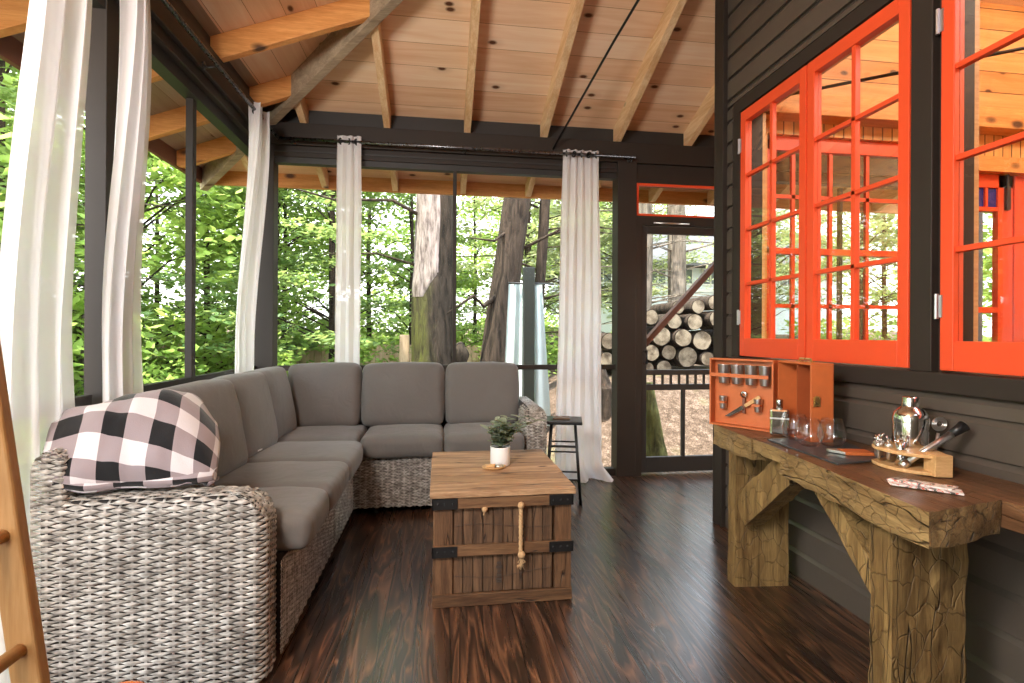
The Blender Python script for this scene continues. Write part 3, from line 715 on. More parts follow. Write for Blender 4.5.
def arm(par,o,dd,wd,D,T,H,r1=.07,r2=.045,ds=.041,dt=.0165,zb0=.05,inner=.25):
    """armrest. o = outer back bottom corner; dd depth dir to front; wd thickness dir (outer face -> inner); front corner rounded.
    outer face normal = -wd, front normal = dd"""
    o=Vector(o);dd=Vector(dd);wd=Vector(wd);rc=.035
    L1=D-rc; La=rc*PI/2; L2=T-2*rc; L3=La; L4=.25
    tot=L1+La+L2+La+L4
    def plan(s):
        if s<L1: return dd*s, -wd
        s-=L1
        if s<La:
            a=s/rc; return dd*(L1+rc*math.sin(a))+wd*(rc-rc*math.cos(a)), (-wd*math.cos(a)+dd*math.sin(a))
        s-=La
        if s<L2: return dd*D+wd*(rc+s), dd
        s-=L2
        if s<La:
            a=s/rc; return dd*(L1+rc*math.cos(a))+wd*(T-rc+rc*math.sin(a)), (wd*math.sin(a)+dd*math.cos(a))
        s-=La; return dd*(L1-s)+wd*T, wd
    def ztop(x):  # height drops at the front
        q=max(0,(x-(D-r1))/r1); return H-r1*(1-math.sqrt(max(0,1-min(1,q)**2)))*1.0
    Lt=H-zb0
    def P(s,t):
        p,n=plan(s); x=p.dot(dd); zt=min(ztop(min(x,D)),H); f=t/Lt; z=zb0+f*Lt
        fr=n.dot(dd)
        if z>H-r1:   # whole front corner leans back near the top
            q=(z-(H-r1))/r1; back=r1*(1-math.sqrt(max(0,1-min(1,q)**2)))
            xm=D-back
            if x>xm: p=p-dd*(x-xm)
        ins=0
        if z>H-r2:
            q=(z-(H-r2))/r2; ins=r2*(1-math.sqrt(max(0,1-min(.999,q)**2)))
        c=p.dot(wd); side=n.dot(wd)
        p=p-Vector(wd)*(side*ins)
        return o+p+V(0,0,z-o.z)
    def N(s,t):
        p,n=plan(s); z=zb0+t; 
        if z>H-r2:
            q=min(1,(z-(H-r2))/r2); return (n*math.sqrt(1-q*q)+V(0,0,q)).normalized()
        return n
    bm=B(); wick(bm,P,N,tot,Lt,ds,dt)
    # cap: weavers along the depth on the rounded top
    def P2(s,t):
        z=H; x=s; 
        if x>D-r1: q=(x-(D-r1))/r1; z=H-r1*(1-math.sqrt(max(0,1-min(1,q*.98)**2)))
        y=t; 
        e=min(t,T-t); 
        if e<r2: z-=r2*(1-math.sqrt(max(0,1-(1-e/r2)**2)))*.55
        return o+dd*x+wd*y+V(0,0,z-o.z)
    wick(bm,P2,lambda s,t:V(0,0,1),D-.005,T-1.1*r2,ds,dt,t0=r2*.55)
    KEEP[0]=True; a=obj('armrest',bm,M['wicker'],par,smooth=True); KEEP[0]=False
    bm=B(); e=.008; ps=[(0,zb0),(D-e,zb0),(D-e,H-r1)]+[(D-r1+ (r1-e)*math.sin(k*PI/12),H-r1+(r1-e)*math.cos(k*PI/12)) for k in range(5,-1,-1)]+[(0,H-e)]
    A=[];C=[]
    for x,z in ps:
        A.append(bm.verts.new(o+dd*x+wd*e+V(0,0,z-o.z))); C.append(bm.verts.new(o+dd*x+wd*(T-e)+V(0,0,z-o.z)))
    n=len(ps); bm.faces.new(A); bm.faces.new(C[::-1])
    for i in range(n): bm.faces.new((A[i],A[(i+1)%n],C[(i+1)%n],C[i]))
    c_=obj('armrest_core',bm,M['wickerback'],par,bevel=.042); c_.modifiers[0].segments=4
    return a
SX=-.56; SBX=-1.275      # left run: front plane and back
SY=3.49; SBY=4.14       # back run
AY=1.85
sofaA=thing('wicker_sofa_section','grey wicker sofa section with the big armrest nearest the camera, plaid blanket on it','sofa',(-.9,2.3,0))
def put(par):  # children given in world coordinates
    par_loc=Vector(par.location)
    for c in par.children: c.location=Vector(c.location)-par_loc
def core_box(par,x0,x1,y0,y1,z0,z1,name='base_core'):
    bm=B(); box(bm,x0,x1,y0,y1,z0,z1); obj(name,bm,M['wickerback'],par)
arm(sofaA,(SBX-.02,AY,.05),(1,0,0),(0,1,0),SX-SBX-.006,.135,.652,.13,.05,.043,.0105,.012)
core_box(sofaA,SBX+.02,SX-.012,AY+.16,2.86,.05,.385)
flat(sofaA,'front_panel',(SX,AY+.095,.05),(0,1,0),(0,0,1),(1,0,0),2.86-AY-.095,.335,.034,.0095)
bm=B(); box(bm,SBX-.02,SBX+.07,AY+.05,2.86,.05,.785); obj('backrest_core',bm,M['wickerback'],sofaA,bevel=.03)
bm=B()
def bp(s,t,y0=AY):
    # rounded top of the backrest seen over the arm end
    z=.60+t; x=SBX-.02+s; rr=.06; Hh=.845
    return V(x,y0,z)
KEEP[0]=True
W=.095
def Pb(s,t):
    z=.62+t; H=.81; r=.06; i=0
    if z>H-r: q=(z-(H-r))/r; i=r*(1-math.sqrt(max(0,1-min(.999,q)**2)))
    c=.075; k=(s-c)/c if True else 0
    if s<.10: return V(SBX-.025+i+(s/.10)*(W-2*i),AY+.006,z)
    return V(SBX-.025+W-i,AY+.012+(s-.10)*1.0,z)
wick(bm,Pb,lambda s,t:(V(0,-1,0) if s<.10 else V(1,0,0)),.35,.19,.043,.0095)
def Pt(s,t): return V(SBX-.02+t,AY+.01+s,.81-.03*abs(t/W*2-1)**2)
wick(bm,Pt,lambda s,t:V(0,0,1),.45,W,.043,.0095)
obj('backrest',bm,M['wicker'],sofaA,smooth=True); KEEP[0]=False
def feet(par,pts):
    for x,y in pts:
        bm=B(); lathe(bm,[(0,0),(.018,0),(.018,.012),(.012,.016),(.012,.06),(0,.06)],12,(x,y,0)); obj('foot',bm,M['darker'],par,smooth=True)
feet(sofaA,[(SX-.06,AY+.08),(SX-.06,2.80),(SBX+.06,AY+.08),(SBX+.06,2.8)])
put(sofaA)
sofaB=thing('wicker_sofa_section','armless grey wicker sofa section in the left run, next to the back corner','sofa',(-.9,3.3,0))
core_box(sofaB,SBX+.02,SX-.012,2.875,SBY,.05,.385)
flat(sofaB,'front_panel',(SX,2.875,.05),(0,1,0),(0,0,1),(1,0,0),SY-2.875,.335,.034,.0095)
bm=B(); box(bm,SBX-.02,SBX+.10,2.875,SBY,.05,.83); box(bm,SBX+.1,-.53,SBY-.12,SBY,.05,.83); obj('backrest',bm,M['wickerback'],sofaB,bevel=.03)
feet(sofaB,[(SX-.06,2.93),(SBX+.06,2.95),(SX-.06,SBY-.06)])
put(sofaB)
sofaC=thing('wicker_sofa_section','grey wicker sofa section along the back screens with the far right armrest','sofa',(.1,3.8,0))
core_box(sofaC,SX+.0,.585,SY+.012,SBY,.05,.385)
flat(sofaC,'front_panel',(SX+.01,SY,.05),(1,0,0),(0,0,1),(0,-1,0),.585-SX-.01,.335,.036,.0105)
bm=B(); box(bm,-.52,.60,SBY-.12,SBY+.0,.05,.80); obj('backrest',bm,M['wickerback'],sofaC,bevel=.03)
arm(sofaC,(.74,SBY,.05),(0,-1,0),(-1,0,0),SBY-SY-.02,.155,.69,.16,.07,.036,.011)
feet(sofaC,[(-.42,SY+.06),(.53,SY+.06),(-.4,SBY-.06),(.65,SBY-.06)])
put(sofaC)
# cushions
def cushmesh(w,d,h,r,crown,seed,n=16,wr=.006):
    bm=B(); hx,hy,hz=w/2,d/2,h/2
    def face(f):
        def fn(u,v):
            a=math.sin((u-.5)*PI)*1.0; b=math.sin((v-.5)*PI)
            a=(u-.5)*2*.45+a*.55; b=(v-.5)*2*.45+b*.55
            return f(a,b)
        grid(bm,fn,n,n)
    face(lambda a,b:V(a*hx,b*hy,hz)); face(lambda a,b:V(a*hx,b*hy,-hz))
    face(lambda a,b:V(a*hx,-hy,b*hz)); face(lambda a,b:V(a*hx,hy,b*hz))
    face(lambda a,b:V(hx,a*hy,b*hz)); face(lambda a,b:V(-hx,a*hy,b*hz))
    bmesh.ops.remove_doubles(bm,verts=bm.verts,dist=1e-5)
    for v in bm.verts:
        p=v.co.copy(); c=V(max(-hx+r,min(hx-r,p.x)),max(-hy+r,min(hy-r,p.y)),max(-hz+r,min(hz-r,p.z)))
        d2=p-c
        if d2.length>1e-9: p=c+d2.normalized()*min(r,d2.length if d2.length<r else r)
        a=p.x/hx;b=p.y/hy;e=p.z/hz
        q=max(0,1-a*a)*max(0,1-b*b)
        p.z+=(1 if p.z>0 else -1)*crown*(q**.6)*min(1,abs(e)*1.5)
        p.x+=(1 if p.x>0 else -1)*crown*.35*max(0,1-b*b)*max(0,1-e*e)*abs(a)
        p.y+=(1 if p.y>0 else -1)*crown*.35*max(0,1-a*a)*max(0,1-e*e)*abs(b)
        nn=noise.noise(V(p.x*7+seed,p.y*7,p.z*7))*wr+noise.noise(V(p.x*18+seed,p.y*18,p.z*12))*wr*.4
        v.co=p+V(nn,nn,nn)*.9
    return bm
def piping(par,w,d,h,r,off):
    bm=B(); pts=[]; hx,hy=w/2-.012,d/2-.012; rc=r*.9
    for cx,cy,a0 in ((hx-rc,hy-rc,0),(-hx+rc,hy-rc,PI/2),(-hx+rc,-hy+rc,PI),(hx-rc,-hy+rc,3*PI/2)):
        for k in range(5): a=a0+k*PI/8; pts.append(V(cx+rc*math.cos(a),cy+rc*math.sin(a),off))
    pts.append(pts[0]); tube(bm,pts,.0035,6,cap=False); obj('piping',bm,M['cushion'],par,smooth=True)
def cushion(name,label,cat,loc,size,rot,seed,group,r=.045,crown=.022,tagit=False):
    t=thing(name,label,cat,loc,0,group); t.rotation_euler=rot
    obj('cover',cushmesh(*size,r,crown,seed),M['cushion'],t,smooth=True,sub=1)
    if tagit:
        bm=B(); box(bm,-.07,-.02,-size[1]/2+.022,-size[1]/2+.037,size[2]/2-.014,size[2]/2+.006); obj('care_tag',bm,M['tagw'],t,label='small white care tag')
    return t
G='charcoal seat cushions on the wicker sectional'; G2='charcoal back cushions on the wicker sectional'
zc=.455; ch=.135
def seat(x0,x1,y0,y1,label,seed): cushion('seat_cushion',label,'cushion',((x0+x1)/2,(y0+y1)/2,zc),(x1-x0-.004,y1-y0-.004,ch),(0,0,0),seed,G)
seat(-1.12,-.475,1.99,2.385,'charcoal seat cushion touching the near armrest, beside the plaid blanket',1)
seat(-1.12,-.47,2.385,2.85,'charcoal seat cushion in the left run, second from the near armrest',2)
seat(-1.12,-.47,2.85,3.37,'charcoal seat cushion in the left run, third from the near armrest, beside the care tag',3)
seat(-1.12,-.53,3.38,4.0,'charcoal corner seat cushion where the two sofa runs meet',4)
seat(-.515,.03,3.42,3.99,'charcoal seat cushion in the back run, next to the corner cushion',5)
seat(.03,.575,3.42,3.99,'charcoal seat cushion in the back run beside the far armrest, behind the potted plant',6)
bh=.46
def bcL(y0,y1,label,seed,tilt=.20,x=-1.10,tg=False,z=.735,dz=0):
    # cushion: width along y, height along local y-> rotate so thin axis = x
    t=cushion('back_cushion',label,'cushion',(x,(y0+y1)/2,z+dz),(y1-y0-.006,bh,.15),(0,0,0),seed,G2,r=.05,crown=.03,tagit=tg)
    m3=Matrix(((0,-math.sin(tilt),math.cos(tilt)),(1,0,0),(0,math.cos(tilt),math.sin(tilt))))
    t.rotation_euler=(Matrix.Rotation(-.11,3,'Z')@m3).to_euler()
def bcB(x0,x1,label,seed,tilt=.17,y=3.93,z=.745):
    t=cushion('back_cushion',label,'cushion',((x0+x1)/2,y,z),(x1-x0-.008,bh,.15),(0,0,0),seed,G2,r=.05,crown=.03)
    t.rotation_euler=(PI/2-tilt,0,0)
bcL(2.0,2.33,'charcoal back cushion at the near armrest, mostly under the plaid blanket',11,x=-1.13,z=.66)
bcL(2.33,2.84,'charcoal back cushion in the left run, first one past the plaid blanket',12)
bcL(2.84,3.33,'charcoal back cushion in the left run, behind the white care tag',13,tg=True)
bcL(3.33,3.78,'charcoal back cushion in the left run, last before the corner',14,x=-1.11)
bcB(-1.09,-.575,'charcoal back cushion on the back run in the left corner',15)
bcB(-.565,.035,'charcoal back cushion on the back run, middle one below the tree trunk',16)
bcB(.045,.60,'charcoal back cushion on the back run beside the far armrest',17)
# plaid blanket: surface from a coarse control grid (across x, over y/z), given thickness
def bez(rows,u,v):
    def cr(p,t):
        n=len(p)-1; x=t*n; i=min(int(x),n-1); f=x-i
        p0=p[max(i-1,0)];p1=p[i];p2=p[i+1];p3=p[min(i+2,n)]
        return .5*((2*p1)+(p2-p0)*f+(2*p0-5*p1+4*p2-p3)*f*f+(3*p1-p0-3*p2+p3)*f*f*f)
    return cr([cr([Vector(q) for q in r],v) for r in rows],u)
bl=thing('plaid_blanket','black and white buffalo-check fleece blanket draped over the near sofa corner','blanket',(-1.05,2.05,.672))
ctrl=[ # each row from behind/top to the front bottom
 [(-1.36,2.20,.72),(-1.37,2.12,.86),(-1.34,2.03,.93),(-1.31,1.93,.86),(-1.28,1.86,.78),(-1.26,1.86,.715)],
 [(-1.30,2.32,.74),(-1.30,2.24,.90),(-1.26,2.08,.955),(-1.20,1.95,.91),(-1.17,1.87,.79),(-1.155,1.865,.692)],
 [(-1.20,2.36,.76),(-1.20,2.27,.94),(-1.15,2.10,.98),(-1.10,1.97,.93),(-1.07,1.89,.79),(-1.06,1.90,.692)],
 [(-1.09,2.40,.76),(-1.09,2.30,.95),(-1.03,2.12,1.00),(-.98,1.99,.92),(-.95,1.90,.79),(-.94,1.90,.692)],
 [(-1.00,2.42,.74),(-.99,2.33,.92),(-.94,2.16,.95),(-.88,2.02,.88),(-.85,1.93,.77),(-.84,1.92,.692)],
 [(-.97,2.40,.66),(-.94,2.33,.80),(-.88,2.20,.86),(-.82,2.08,.80),(-.79,1.98,.72),(-.79,1.96,.69)],
]
bm=B(); uvl=bm.loops.layers.uv.new('UVMap')
def fb(u,v):
    p=bez(ctrl,u,v); w=noise.noise(V(u*6,v*5,3.1))*.016+noise.noise(V(u*14,v*9,1.1))*.005
    return p+V(0,-.6,.8).normalized()*w-V(-1.05,2.05,.69)
grid(bm,fb,44,50,uvl=uvl,uvf=lambda u,v:(u*3.9+.35*v+.1,v*4.3-.9*u+.35))
o=obj('blanket_fold',bm,M['plaid'],bl,smooth=True); sd=o.modifiers.new('s','SOLIDIFY'); sd.thickness=.022; sd.offset=-1
# rolled hem at the front and a tucked under layer
bm=B(); uvl=bm.loops.layers.uv.new('UVMap')
def fr(u,v):
    c=bez(ctrl,.02+.96*u,1.0)-V(-1.05,2.05,.69)+V(0,.032,.018); a=-PI*.5+v*PI*1.1
    return c+V(0,-math.cos(a)*.038,-math.sin(a)*.026-.0)+V(0,0,0)
grid(bm,fr,40,12,uvl=uvl,uvf=lambda u,v:(u*3.1+.4,-.1+v*.25+1.5))
o=obj('rolled_hem',bm,M['plaid'],bl,smooth=True); sd=o.modifiers.new('s','SOLIDIFY'); sd.thickness=.014

# ------------------------------------------------------------------ crate trunk
tk=thing('wooden_crate','old wooden slatted crate with iron corner straps used as coffee table','coffee table',(.285,2.28,0))
w=.31; D=.74
bm=B(); box(bm,-w+.02,w-.02,.03,D-.03,.012,.475); obj('crate_body',bm,M['trunkslat'],tk)
def slats(y0,y1,axis='x'):
    pass
for i in range(10):
    a=-w+.085+i*(2*w-.17)/10; bm=B(); box(bm,a+.0015,a+(2*w-.17)/10-.0015,.012+R.uniform(0,.003),.03,.05,.45); obj('slat',bm,M['trunkslat'],tk,bevel=.0015)
for s in (-1,1):
    for i in range(12):
        a=.06+i*(D-.12)/12; bm=B(); x=s*(w-.02); box(bm,min(x,x+s*.01),max(x,x+s*.01),a+.0015,a+(D-.12)/12-.0015,.05,.45); obj('slat',bm,M['trunkslat'],tk)
bm=B(); box(bm,-w,-w+.085,0,.03,.0,.48); obj('corner_post',bm,M['trunkstile'],tk,bevel=.003)
bm=B(); box(bm,w-.075,w,0,.03,.0,.48); obj('corner_post',bm,M['trunkstile'],tk,bevel=.003)
bm=B(); box(bm,-w,-w+.085,D-.03,D,.0,.48); obj('corner_post',bm,M['trunkstile'],tk,bevel=.003)
bm=B(); box(bm,w-.075,w,D-.03,D,.0,.48); obj('corner_post',bm,M['trunkstile'],tk,bevel=.003)
for z0,z1 in ((.002,.055),(.222,.270),(.432,.480)):
    bm=B(); box(bm,-w-.002,w+.002,-.012,.004,z0,z1); obj('rail',bm,M['trunkrail'],tk,bevel=.003)
    for s in (-1,1):
        bm=B(); x=s*w; box(bm,min(x-s*.01,x+s*.004),max(x-s*.01,x+s*.004),.0,D,z0,z1); obj('rail',bm,M['trunkrail'],tk,bevel=.003)
for i in range(6): # lid boards running across
    a=-.02+i*(D+.04)/6
    bm=B(); box(bm,-w-.012-R.uniform(0,.006),w+.012+R.uniform(0,.006),a+.001,a+(D+.04)/6-.001,.482,.511+R.uniform(-.001,.001))
    bmesh.ops.subdivide_edges(bm,edges=[e for e in bm.edges if e.calc_length()>.3],cuts=14)
    for v in bm.verts: v.co+=V(0,noise.noise(v.co*18)*.006 if i==0 and v.co.y<a+.01 else 0,noise.noise(v.co*8)*.002)
    obj('lid_board',bm,M['trunktop'],tk,bevel=.003)
for s in (-1,1):
    for z in (.431,.221):
        bm=B(); x0,x1=(s*w+s*.004,s*(w-.105)); box(bm,min(x0,x1),max(x0,x1),-.0155,-.012,z+.001,z+.048); x=s*w
        box(bm,min(x,x+s*.006),max(x,x+s*.006),-.0155,.06,z+.001,z+.048)
        for q in (.02,.05,.085): lathe(bm,[(0,.003),(.005,.001),(.005,0)],8,M=Matrix.Translation((s*(w-q),-.0155,z+.025))@Matrix.Rotation(PI/2,4,'X'))
        obj('iron_strap',bm,M['black'],tk)
bm=B(); pts=[V(.075+.004*math.sin(k*1.9),-.022-.004*math.cos(k*1.9),.43-.0095*k) for k in range(22)]
tube(bm,pts,.0075,8)
pts2=[V(.075-.004*math.sin(k*1.9),-.022+.004*math.cos(k*1.9),.43-.0095*k) for k in range(22)]; tube(bm,pts2,.0075,8)
lathe(bm,[(0,.018),(.012,.012),(.016,0),(.012,-.012),(0,-.018)],10,(.075,-.024,.44)); lathe(bm,[(0,.02),(.013,.012),(.018,0),(.013,-.014),(0,-.02)],10,(.078,-.024,.222))
for k in range(9): tube(bm,[(.078,-.024,.21),(.078+R.uniform(-.02,.02),-.026,.19),(.078+R.uniform(-.03,.03),-.024,.155+R.uniform(0,.02))],.002,5)
obj('rope_handle',bm,M['rope'],tk,smooth=True,label='hanging twisted rope with frayed knot')
bm=B(); lathe(bm,[(0,.016),(.011,.01),(.014,0),(.010,-.012),(0,-.016)],10,(-.085,-.005,.425)); tube(bm,[(-.085,-.008,.42),(-.09,-.012,.40)],.004,6); obj('rope_knot',bm,M['rope'],tk,smooth=True)
for z,sg in ((.345,1),(.125,-1)):
    bm=B(); tube(bm,[V(-w+.09+k*.04,.006,z+.012*math.sin(k*.45*sg+.5)+(.012 if sg<0 else 0)*k/12) for k in range(12)],.0012,5); obj('wire',bm,M['iron_wire'],tk)
bm=B()
for z,hh,ww in ((.175,.012,.009),(.158,.012,.013),(.14,.01,.007),(.122,.014,.010),(.105,.008,.013),(.093,.008,.011)): box(bm,-.018-ww,-.018+ww,.009,.0125,z-hh/2,z+hh/2)
obj('stencil_mark',bm,M['stamp'],tk)
# plant
pp=thing('potted_plant','small green leafy plant in a white ceramic pot on the wooden crate','potted plant',(.318,2.70,.511))
bm=B(); lathe(bm,[(0,0),(.049,0),(.052,.004),(.052,.098),(.047,.098),(.047,.085),(0,.085)],36); obj('pot',bm,M['white'],pp,smooth=True,bevel=.0015)
bm=B(); lathe(bm,[(0,.088),(.046,.086)],20); obj('soil',bm,M['soil'],pp)
bmL=B(); bmS=B(); rr=random.Random(4)
for i in range(15):
    a=rr.uniform(0,2*PI); lean=rr.uniform(.15,.9); L=rr.uniform(.10,.19)
    if i==0: a=.15; lean=1.25; L=.20
    if i==1: a=.5; lean=1.1; L=.16
    pts=[V(0,0,.085)+V(math.cos(a)*lean*L*(k/5)**1.3*.8,math.sin(a)*lean*L*(k/5)**1.3*.8,L*(k/5)*(1-.25*lean*(k/5))) for k in range(6)]
    tube(bmS,pts,[.0022]*6,5)
    for k in range(1,6):
        for s in (0,1):
            b=a+(PI*.5 if s else -PI*.5)+rr.uniform(-.7,.7)+(k%2)*1.2; ln=rr.uniform(.042,.064); wd=ln*.30
            d=V(math.cos(b),math.sin(b),rr.uniform(.05,.7)).normalized(); side=d.cross(V(0,0,1)).normalized(); u=side.cross(d)
            p=pts[k]
            prev=None
            for q in range(6):
                f=q/5; wq=wd*math.sin(PI*min(1,f*.93+.04))**.8; c=p+d*ln*f-u*.012*f*f
                row=[bmL.verts.new(c-side*wq+u*.004),bmL.verts.new(c),bmL.verts.new(c+side*wq+u*.004)]
                if prev:
                    for j in (0,1): bmL.faces.new((prev[j],prev[j+1],row[j+1],row[j]))
                prev=row
KEEP[0]=True
obj('foliage',bmL,M['plantleaf'],pp,smooth=True); KEEP[0]=False; obj('stem',bmS,M['plantleaf'],pp,smooth=True)
dish=thing('wooden_dish','small oval wooden dish in front of the white plant pot','dish',(.275,2.615,.511),.1)
bm=B(); lathe(bm,[(0,.002),(.030,.002),(.040,.010),(.043,.016),(.040,.016),(.03,.008),(0,.006)],32)
for v in bm.verts: v.co.x*=1.45
obj('bowl',bm,M['bamboo'],dish,smooth=True)
bm=B(); 
for v in box(bm,-.045,.0,-.02,.02,.012,.024): pass
obj('wood_block',bm,M['bamboo'],dish,bevel=.004)
bm=B(); lathe(bm,[(0,.010),(.022,.010),(.024,.018),(.018,.024),(0,.026)],20,(.028,0,0)); obj('metal_cap',bm,M['brushed'],dish,smooth=True)

# ------------------------------------------------------------------ black stool
st=thing('black_stool','small black metal stool beside the far armrest, brown book on it','stool',(.895,3.67,0),-.25)
bm=B(); box(bm,-.135,.135,-.125,.125,.560,.585); obj('seat',bm,M['black'],st,bevel=.006)
for sx in (-1,1):
    for sy in (-1,1):
        bm=B(); tube(bm,[(sx*.085,sy*.08,.56),(sx*.125,sy*.12,0)],.0105,8); obj('leg',bm,M['black'],st,smooth=True)
for z in (.40,.17,.365):
    f=.085+.04*(1-z/.56); g=.08+.04*(1-z/.56)
    for s in (-1,1):
        bm=B(); 
        if z!=.17 : tube(bm,[(-f,s*g,z),(f,s*g,z)],.006,8)
        else: tube(bm,[(s*f,-g,z),(s*f,g,z)],.007,8); tube(bm,[(-f,s*g,z),(f,s*g,z)],.007,8)
        obj('stretcher',bm,M['black'],st,smooth=True)
bm=B(); box(bm,-.075,.045,-.05,.05,0,.012); bk=obj('coaster',bm,M['brownleather'],loc=(.895,3.67,.586),rot=(0,0,-.2),bevel=.003); tag(bk,'square brown coaster lying on the black stool','coaster')

# ------------------------------------------------------------------ ladder
ld=thing('wooden_ladder','light pine ladder leaning at the left edge, in front of the wicker armrest','ladder',(-.764,1.22,0))
lx=lambda z:-.135*z
for y in (0,-.42):
    bm=B(); beam(bm,(lx(.0)-.028,y,.0),(lx(2.0)-.028,y,2.0),.028,.058,up=(1,0,0)); obj('side_rail',bm,M['ladderwood'],ld,bevel=.005)
for z in (.29,.535,.775,1.02,1.27,1.52,1.77):
    bm=B(); tube(bm,[(lx(z)-.03,-.425,z),(lx(z)-.03,.003,z)],.0145,12); obj('rung',bm,M['ladderwood'],ld,smooth=True)
gs=thing('orange_stool','glossy orange rounded garden stool peeking in at the bottom edge, below the armrest','stool',(-.80,1.42,0))
bm=B(); lathe(bm,[(0,0),(.065,0),(.085,.05),(.098,.14),(.09,.22),(.062,.283),(.035,.298),(0,.303)],36); obj('body',bm,M['orange'],gs,smooth=True)
for z,r in ((.06,.088),(.235,.083)):
    bm=B(); pts=[V(r*math.cos(a*PI/16),r*math.sin(a*PI/16),z) for a in range(33)]; tube(bm,pts,.004,6,cap=False)
    obj('raised_band',bm,M['orange'],gs,smooth=True)
# ------------------------------------------------------------------ hewn console table on the right
TZ=.75
ct=thing('hewn_console_table','long rustic console table of rough hewn timber with diagonal braces against the dark wall','console table',(1.30,1.30,0))
ORG=V(1.30,1.30,0)
def hew(bm,amt=.006,f=7,seed=0,cuts=0.06,lock=None):
    for _ in range(4):
        es=[e for e in bm.edges if e.calc_length()>cuts]
        if not es: break
        bmesh.ops.subdivide_edges(bm,edges=es,cuts=1,use_grid_fill=True)
    bmesh.ops.recalc_face_normals(bm,faces=bm.faces)
    bm.normal_update()
    for v in bm.verts:
        q=V(math.floor(v.co.x*f+seed)+.5,math.floor(v.co.y*f*1.2)+.5,math.floor(v.co.z*f*.9)+.5)
        d=noise.noise(q*1.37+V(seed,0,0))*amt+noise.noise(v.co*16+V(seed,3,1))*amt*.7
        v.co+=v.normal*d*(lock(v.co) if lock else 1)
def hobj(name,bm,mat,seed,amt=.006,lock=None,off=True):
    hew(bm,amt,7,seed,.05,lock)
    if off:
        for v in bm.verts: v.co-=ORG
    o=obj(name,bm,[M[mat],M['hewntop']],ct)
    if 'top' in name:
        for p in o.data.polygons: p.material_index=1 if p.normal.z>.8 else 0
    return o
top_lock=lambda c: .25 if c.z>TZ-.004 else 1
bm=B(); prism(bm,[(1.375,2.445),(1.347,2.08),(1.53,2.08),(1.53,2.445)],'z',TZ-.098,TZ); hobj('top_beam',bm,'hewn',1,.010,top_lock)
bm=B(); prism(bm,[(1.325,1.86),(1.237,1.152),(1.53,1.215),(1.53,1.86)],'z',TZ-.094,TZ+.001); hobj('top_beam',bm,'hewn',2,.011,top_lock)
bm=B(); prism(bm,[(1.352,2.078),(1.338,1.862),(1.53,1.862),(1.53,2.078)],'z',TZ-.055,TZ-.001); hobj('top_beam',bm,'hewn',8,.008,top_lock)
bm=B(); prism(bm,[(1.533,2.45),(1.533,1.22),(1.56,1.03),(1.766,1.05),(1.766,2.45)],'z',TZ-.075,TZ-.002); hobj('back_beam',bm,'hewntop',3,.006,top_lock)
bm=B(); prism(bm,[(1.400,2.285),(1.660,2.262),(1.665,2.33),(1.405,2.355)],'z',0,TZ-.085); hobj('leg',bm,'hewnleg',4,.003)
bm=B(); prism(bm,[(1.302,1.325),(1.545,1.322),(1.545,1.405),(1.305,1.41)],'z',0,TZ-.088); hobj('leg',bm,'hewnleg',5,.009)
bm=B(); beam(bm,(1.46,2.27,.36),(1.46,1.955,.645),.13,.10,up=(1,0,0)); hobj('brace',bm,'hewnleg',6,.008)
bm=B(); beam(bm,(1.385,1.40,.40),(1.385,1.68,.67),.07,.085,up=(1,0,0)); hobj('brace',bm,'hewnleg',7,.004)

# ---- briefcase style picnic bar set
LE='tan leather'
H0=V(1.563,2.212); A0=V(1.391,2.475); L0=V(1.532,1.985)
def rotto(p,q): d=q-p; return math.atan2(d.y,d.x), d.length
cs=thing('bar_set_case','open tan leather travel bar case standing at the far end of the console table','case',(H0.x,H0.y,TZ))
aL,lenL=rotto(H0,A0)
CH=.335
# lid half: local x from hinge to far edge, local y = depth (negative side faces the camera?)
lid=bpy.data.objects.new('lid',None); link(lid,cs); lid.rotation_euler=(0,0,aL); lenL=.312
bm=B(); dp=.045
box(bm,0,lenL,-.006,0,0,CH)
obj('lid_panel',bm,M['leather'],lid,bevel=.002)
bm=B(); box(bm,0,lenL,0,dp,0,.009); box(bm,0,lenL,0,dp,CH-.009,CH); box(bm,0,.009,0,dp,.009,CH-.009); box(bm,lenL-.009,lenL,0,dp,.009,CH-.009); obj('lid_rim',bm,M['leather'],lid,bevel=.002)
aR,lenR=rotto(H0,L0); lenR=.27
bx=bpy.data.objects.new('box_half',None); link(bx,cs); bx.rotation_euler=(0,0,aR)
bm=B(); bd=.095   # box depth, away from the camera side => +y local
box(bm,0,lenR,bd-.006,bd,0,CH); obj('box_panel',bm,M['leatherdk'],bx,bevel=.002)
bm=B(); box(bm,0,lenR,0,bd,0,.009); box(bm,0,lenR,0,bd,CH-.009,CH); box(bm,0,.009,0,bd,.009,CH-.009); box(bm,lenR-.010,lenR,0,bd,.009,CH-.009); obj('box_rim',bm,M['leather'],bx,bevel=.002)
bm=B(); box(bm,lenR*.52,lenR*.52+.006,.012,bd-.006,.009,CH-.009); obj('divider',bm,M['leatherdk'],bx)
bm=B(); box(bm,lenR,lenR+.006,.008,.036,.155,.195); box(bm,lenR+.006,lenR+.010,.012,.028,.165,.20); obj('latch',bm,M['brass'],bx,bevel=.0015)
bm=B(); tube(bm,[(.09,.05,CH),(.10,.05,CH+.013),(.18,.05,CH+.013),(.19,.05,CH)],.005,8); box(bm,.08,.20,.042,.058,CH,CH+.003); obj('carry_handle',bm,M['brass'],bx)
def inlid(x,z,y): # point in world from lid local
    c,s=math.cos(aL),math.sin(aL); return V(H0.x+x*c-y*s,H0.y+x*s+y*c,TZ+z)
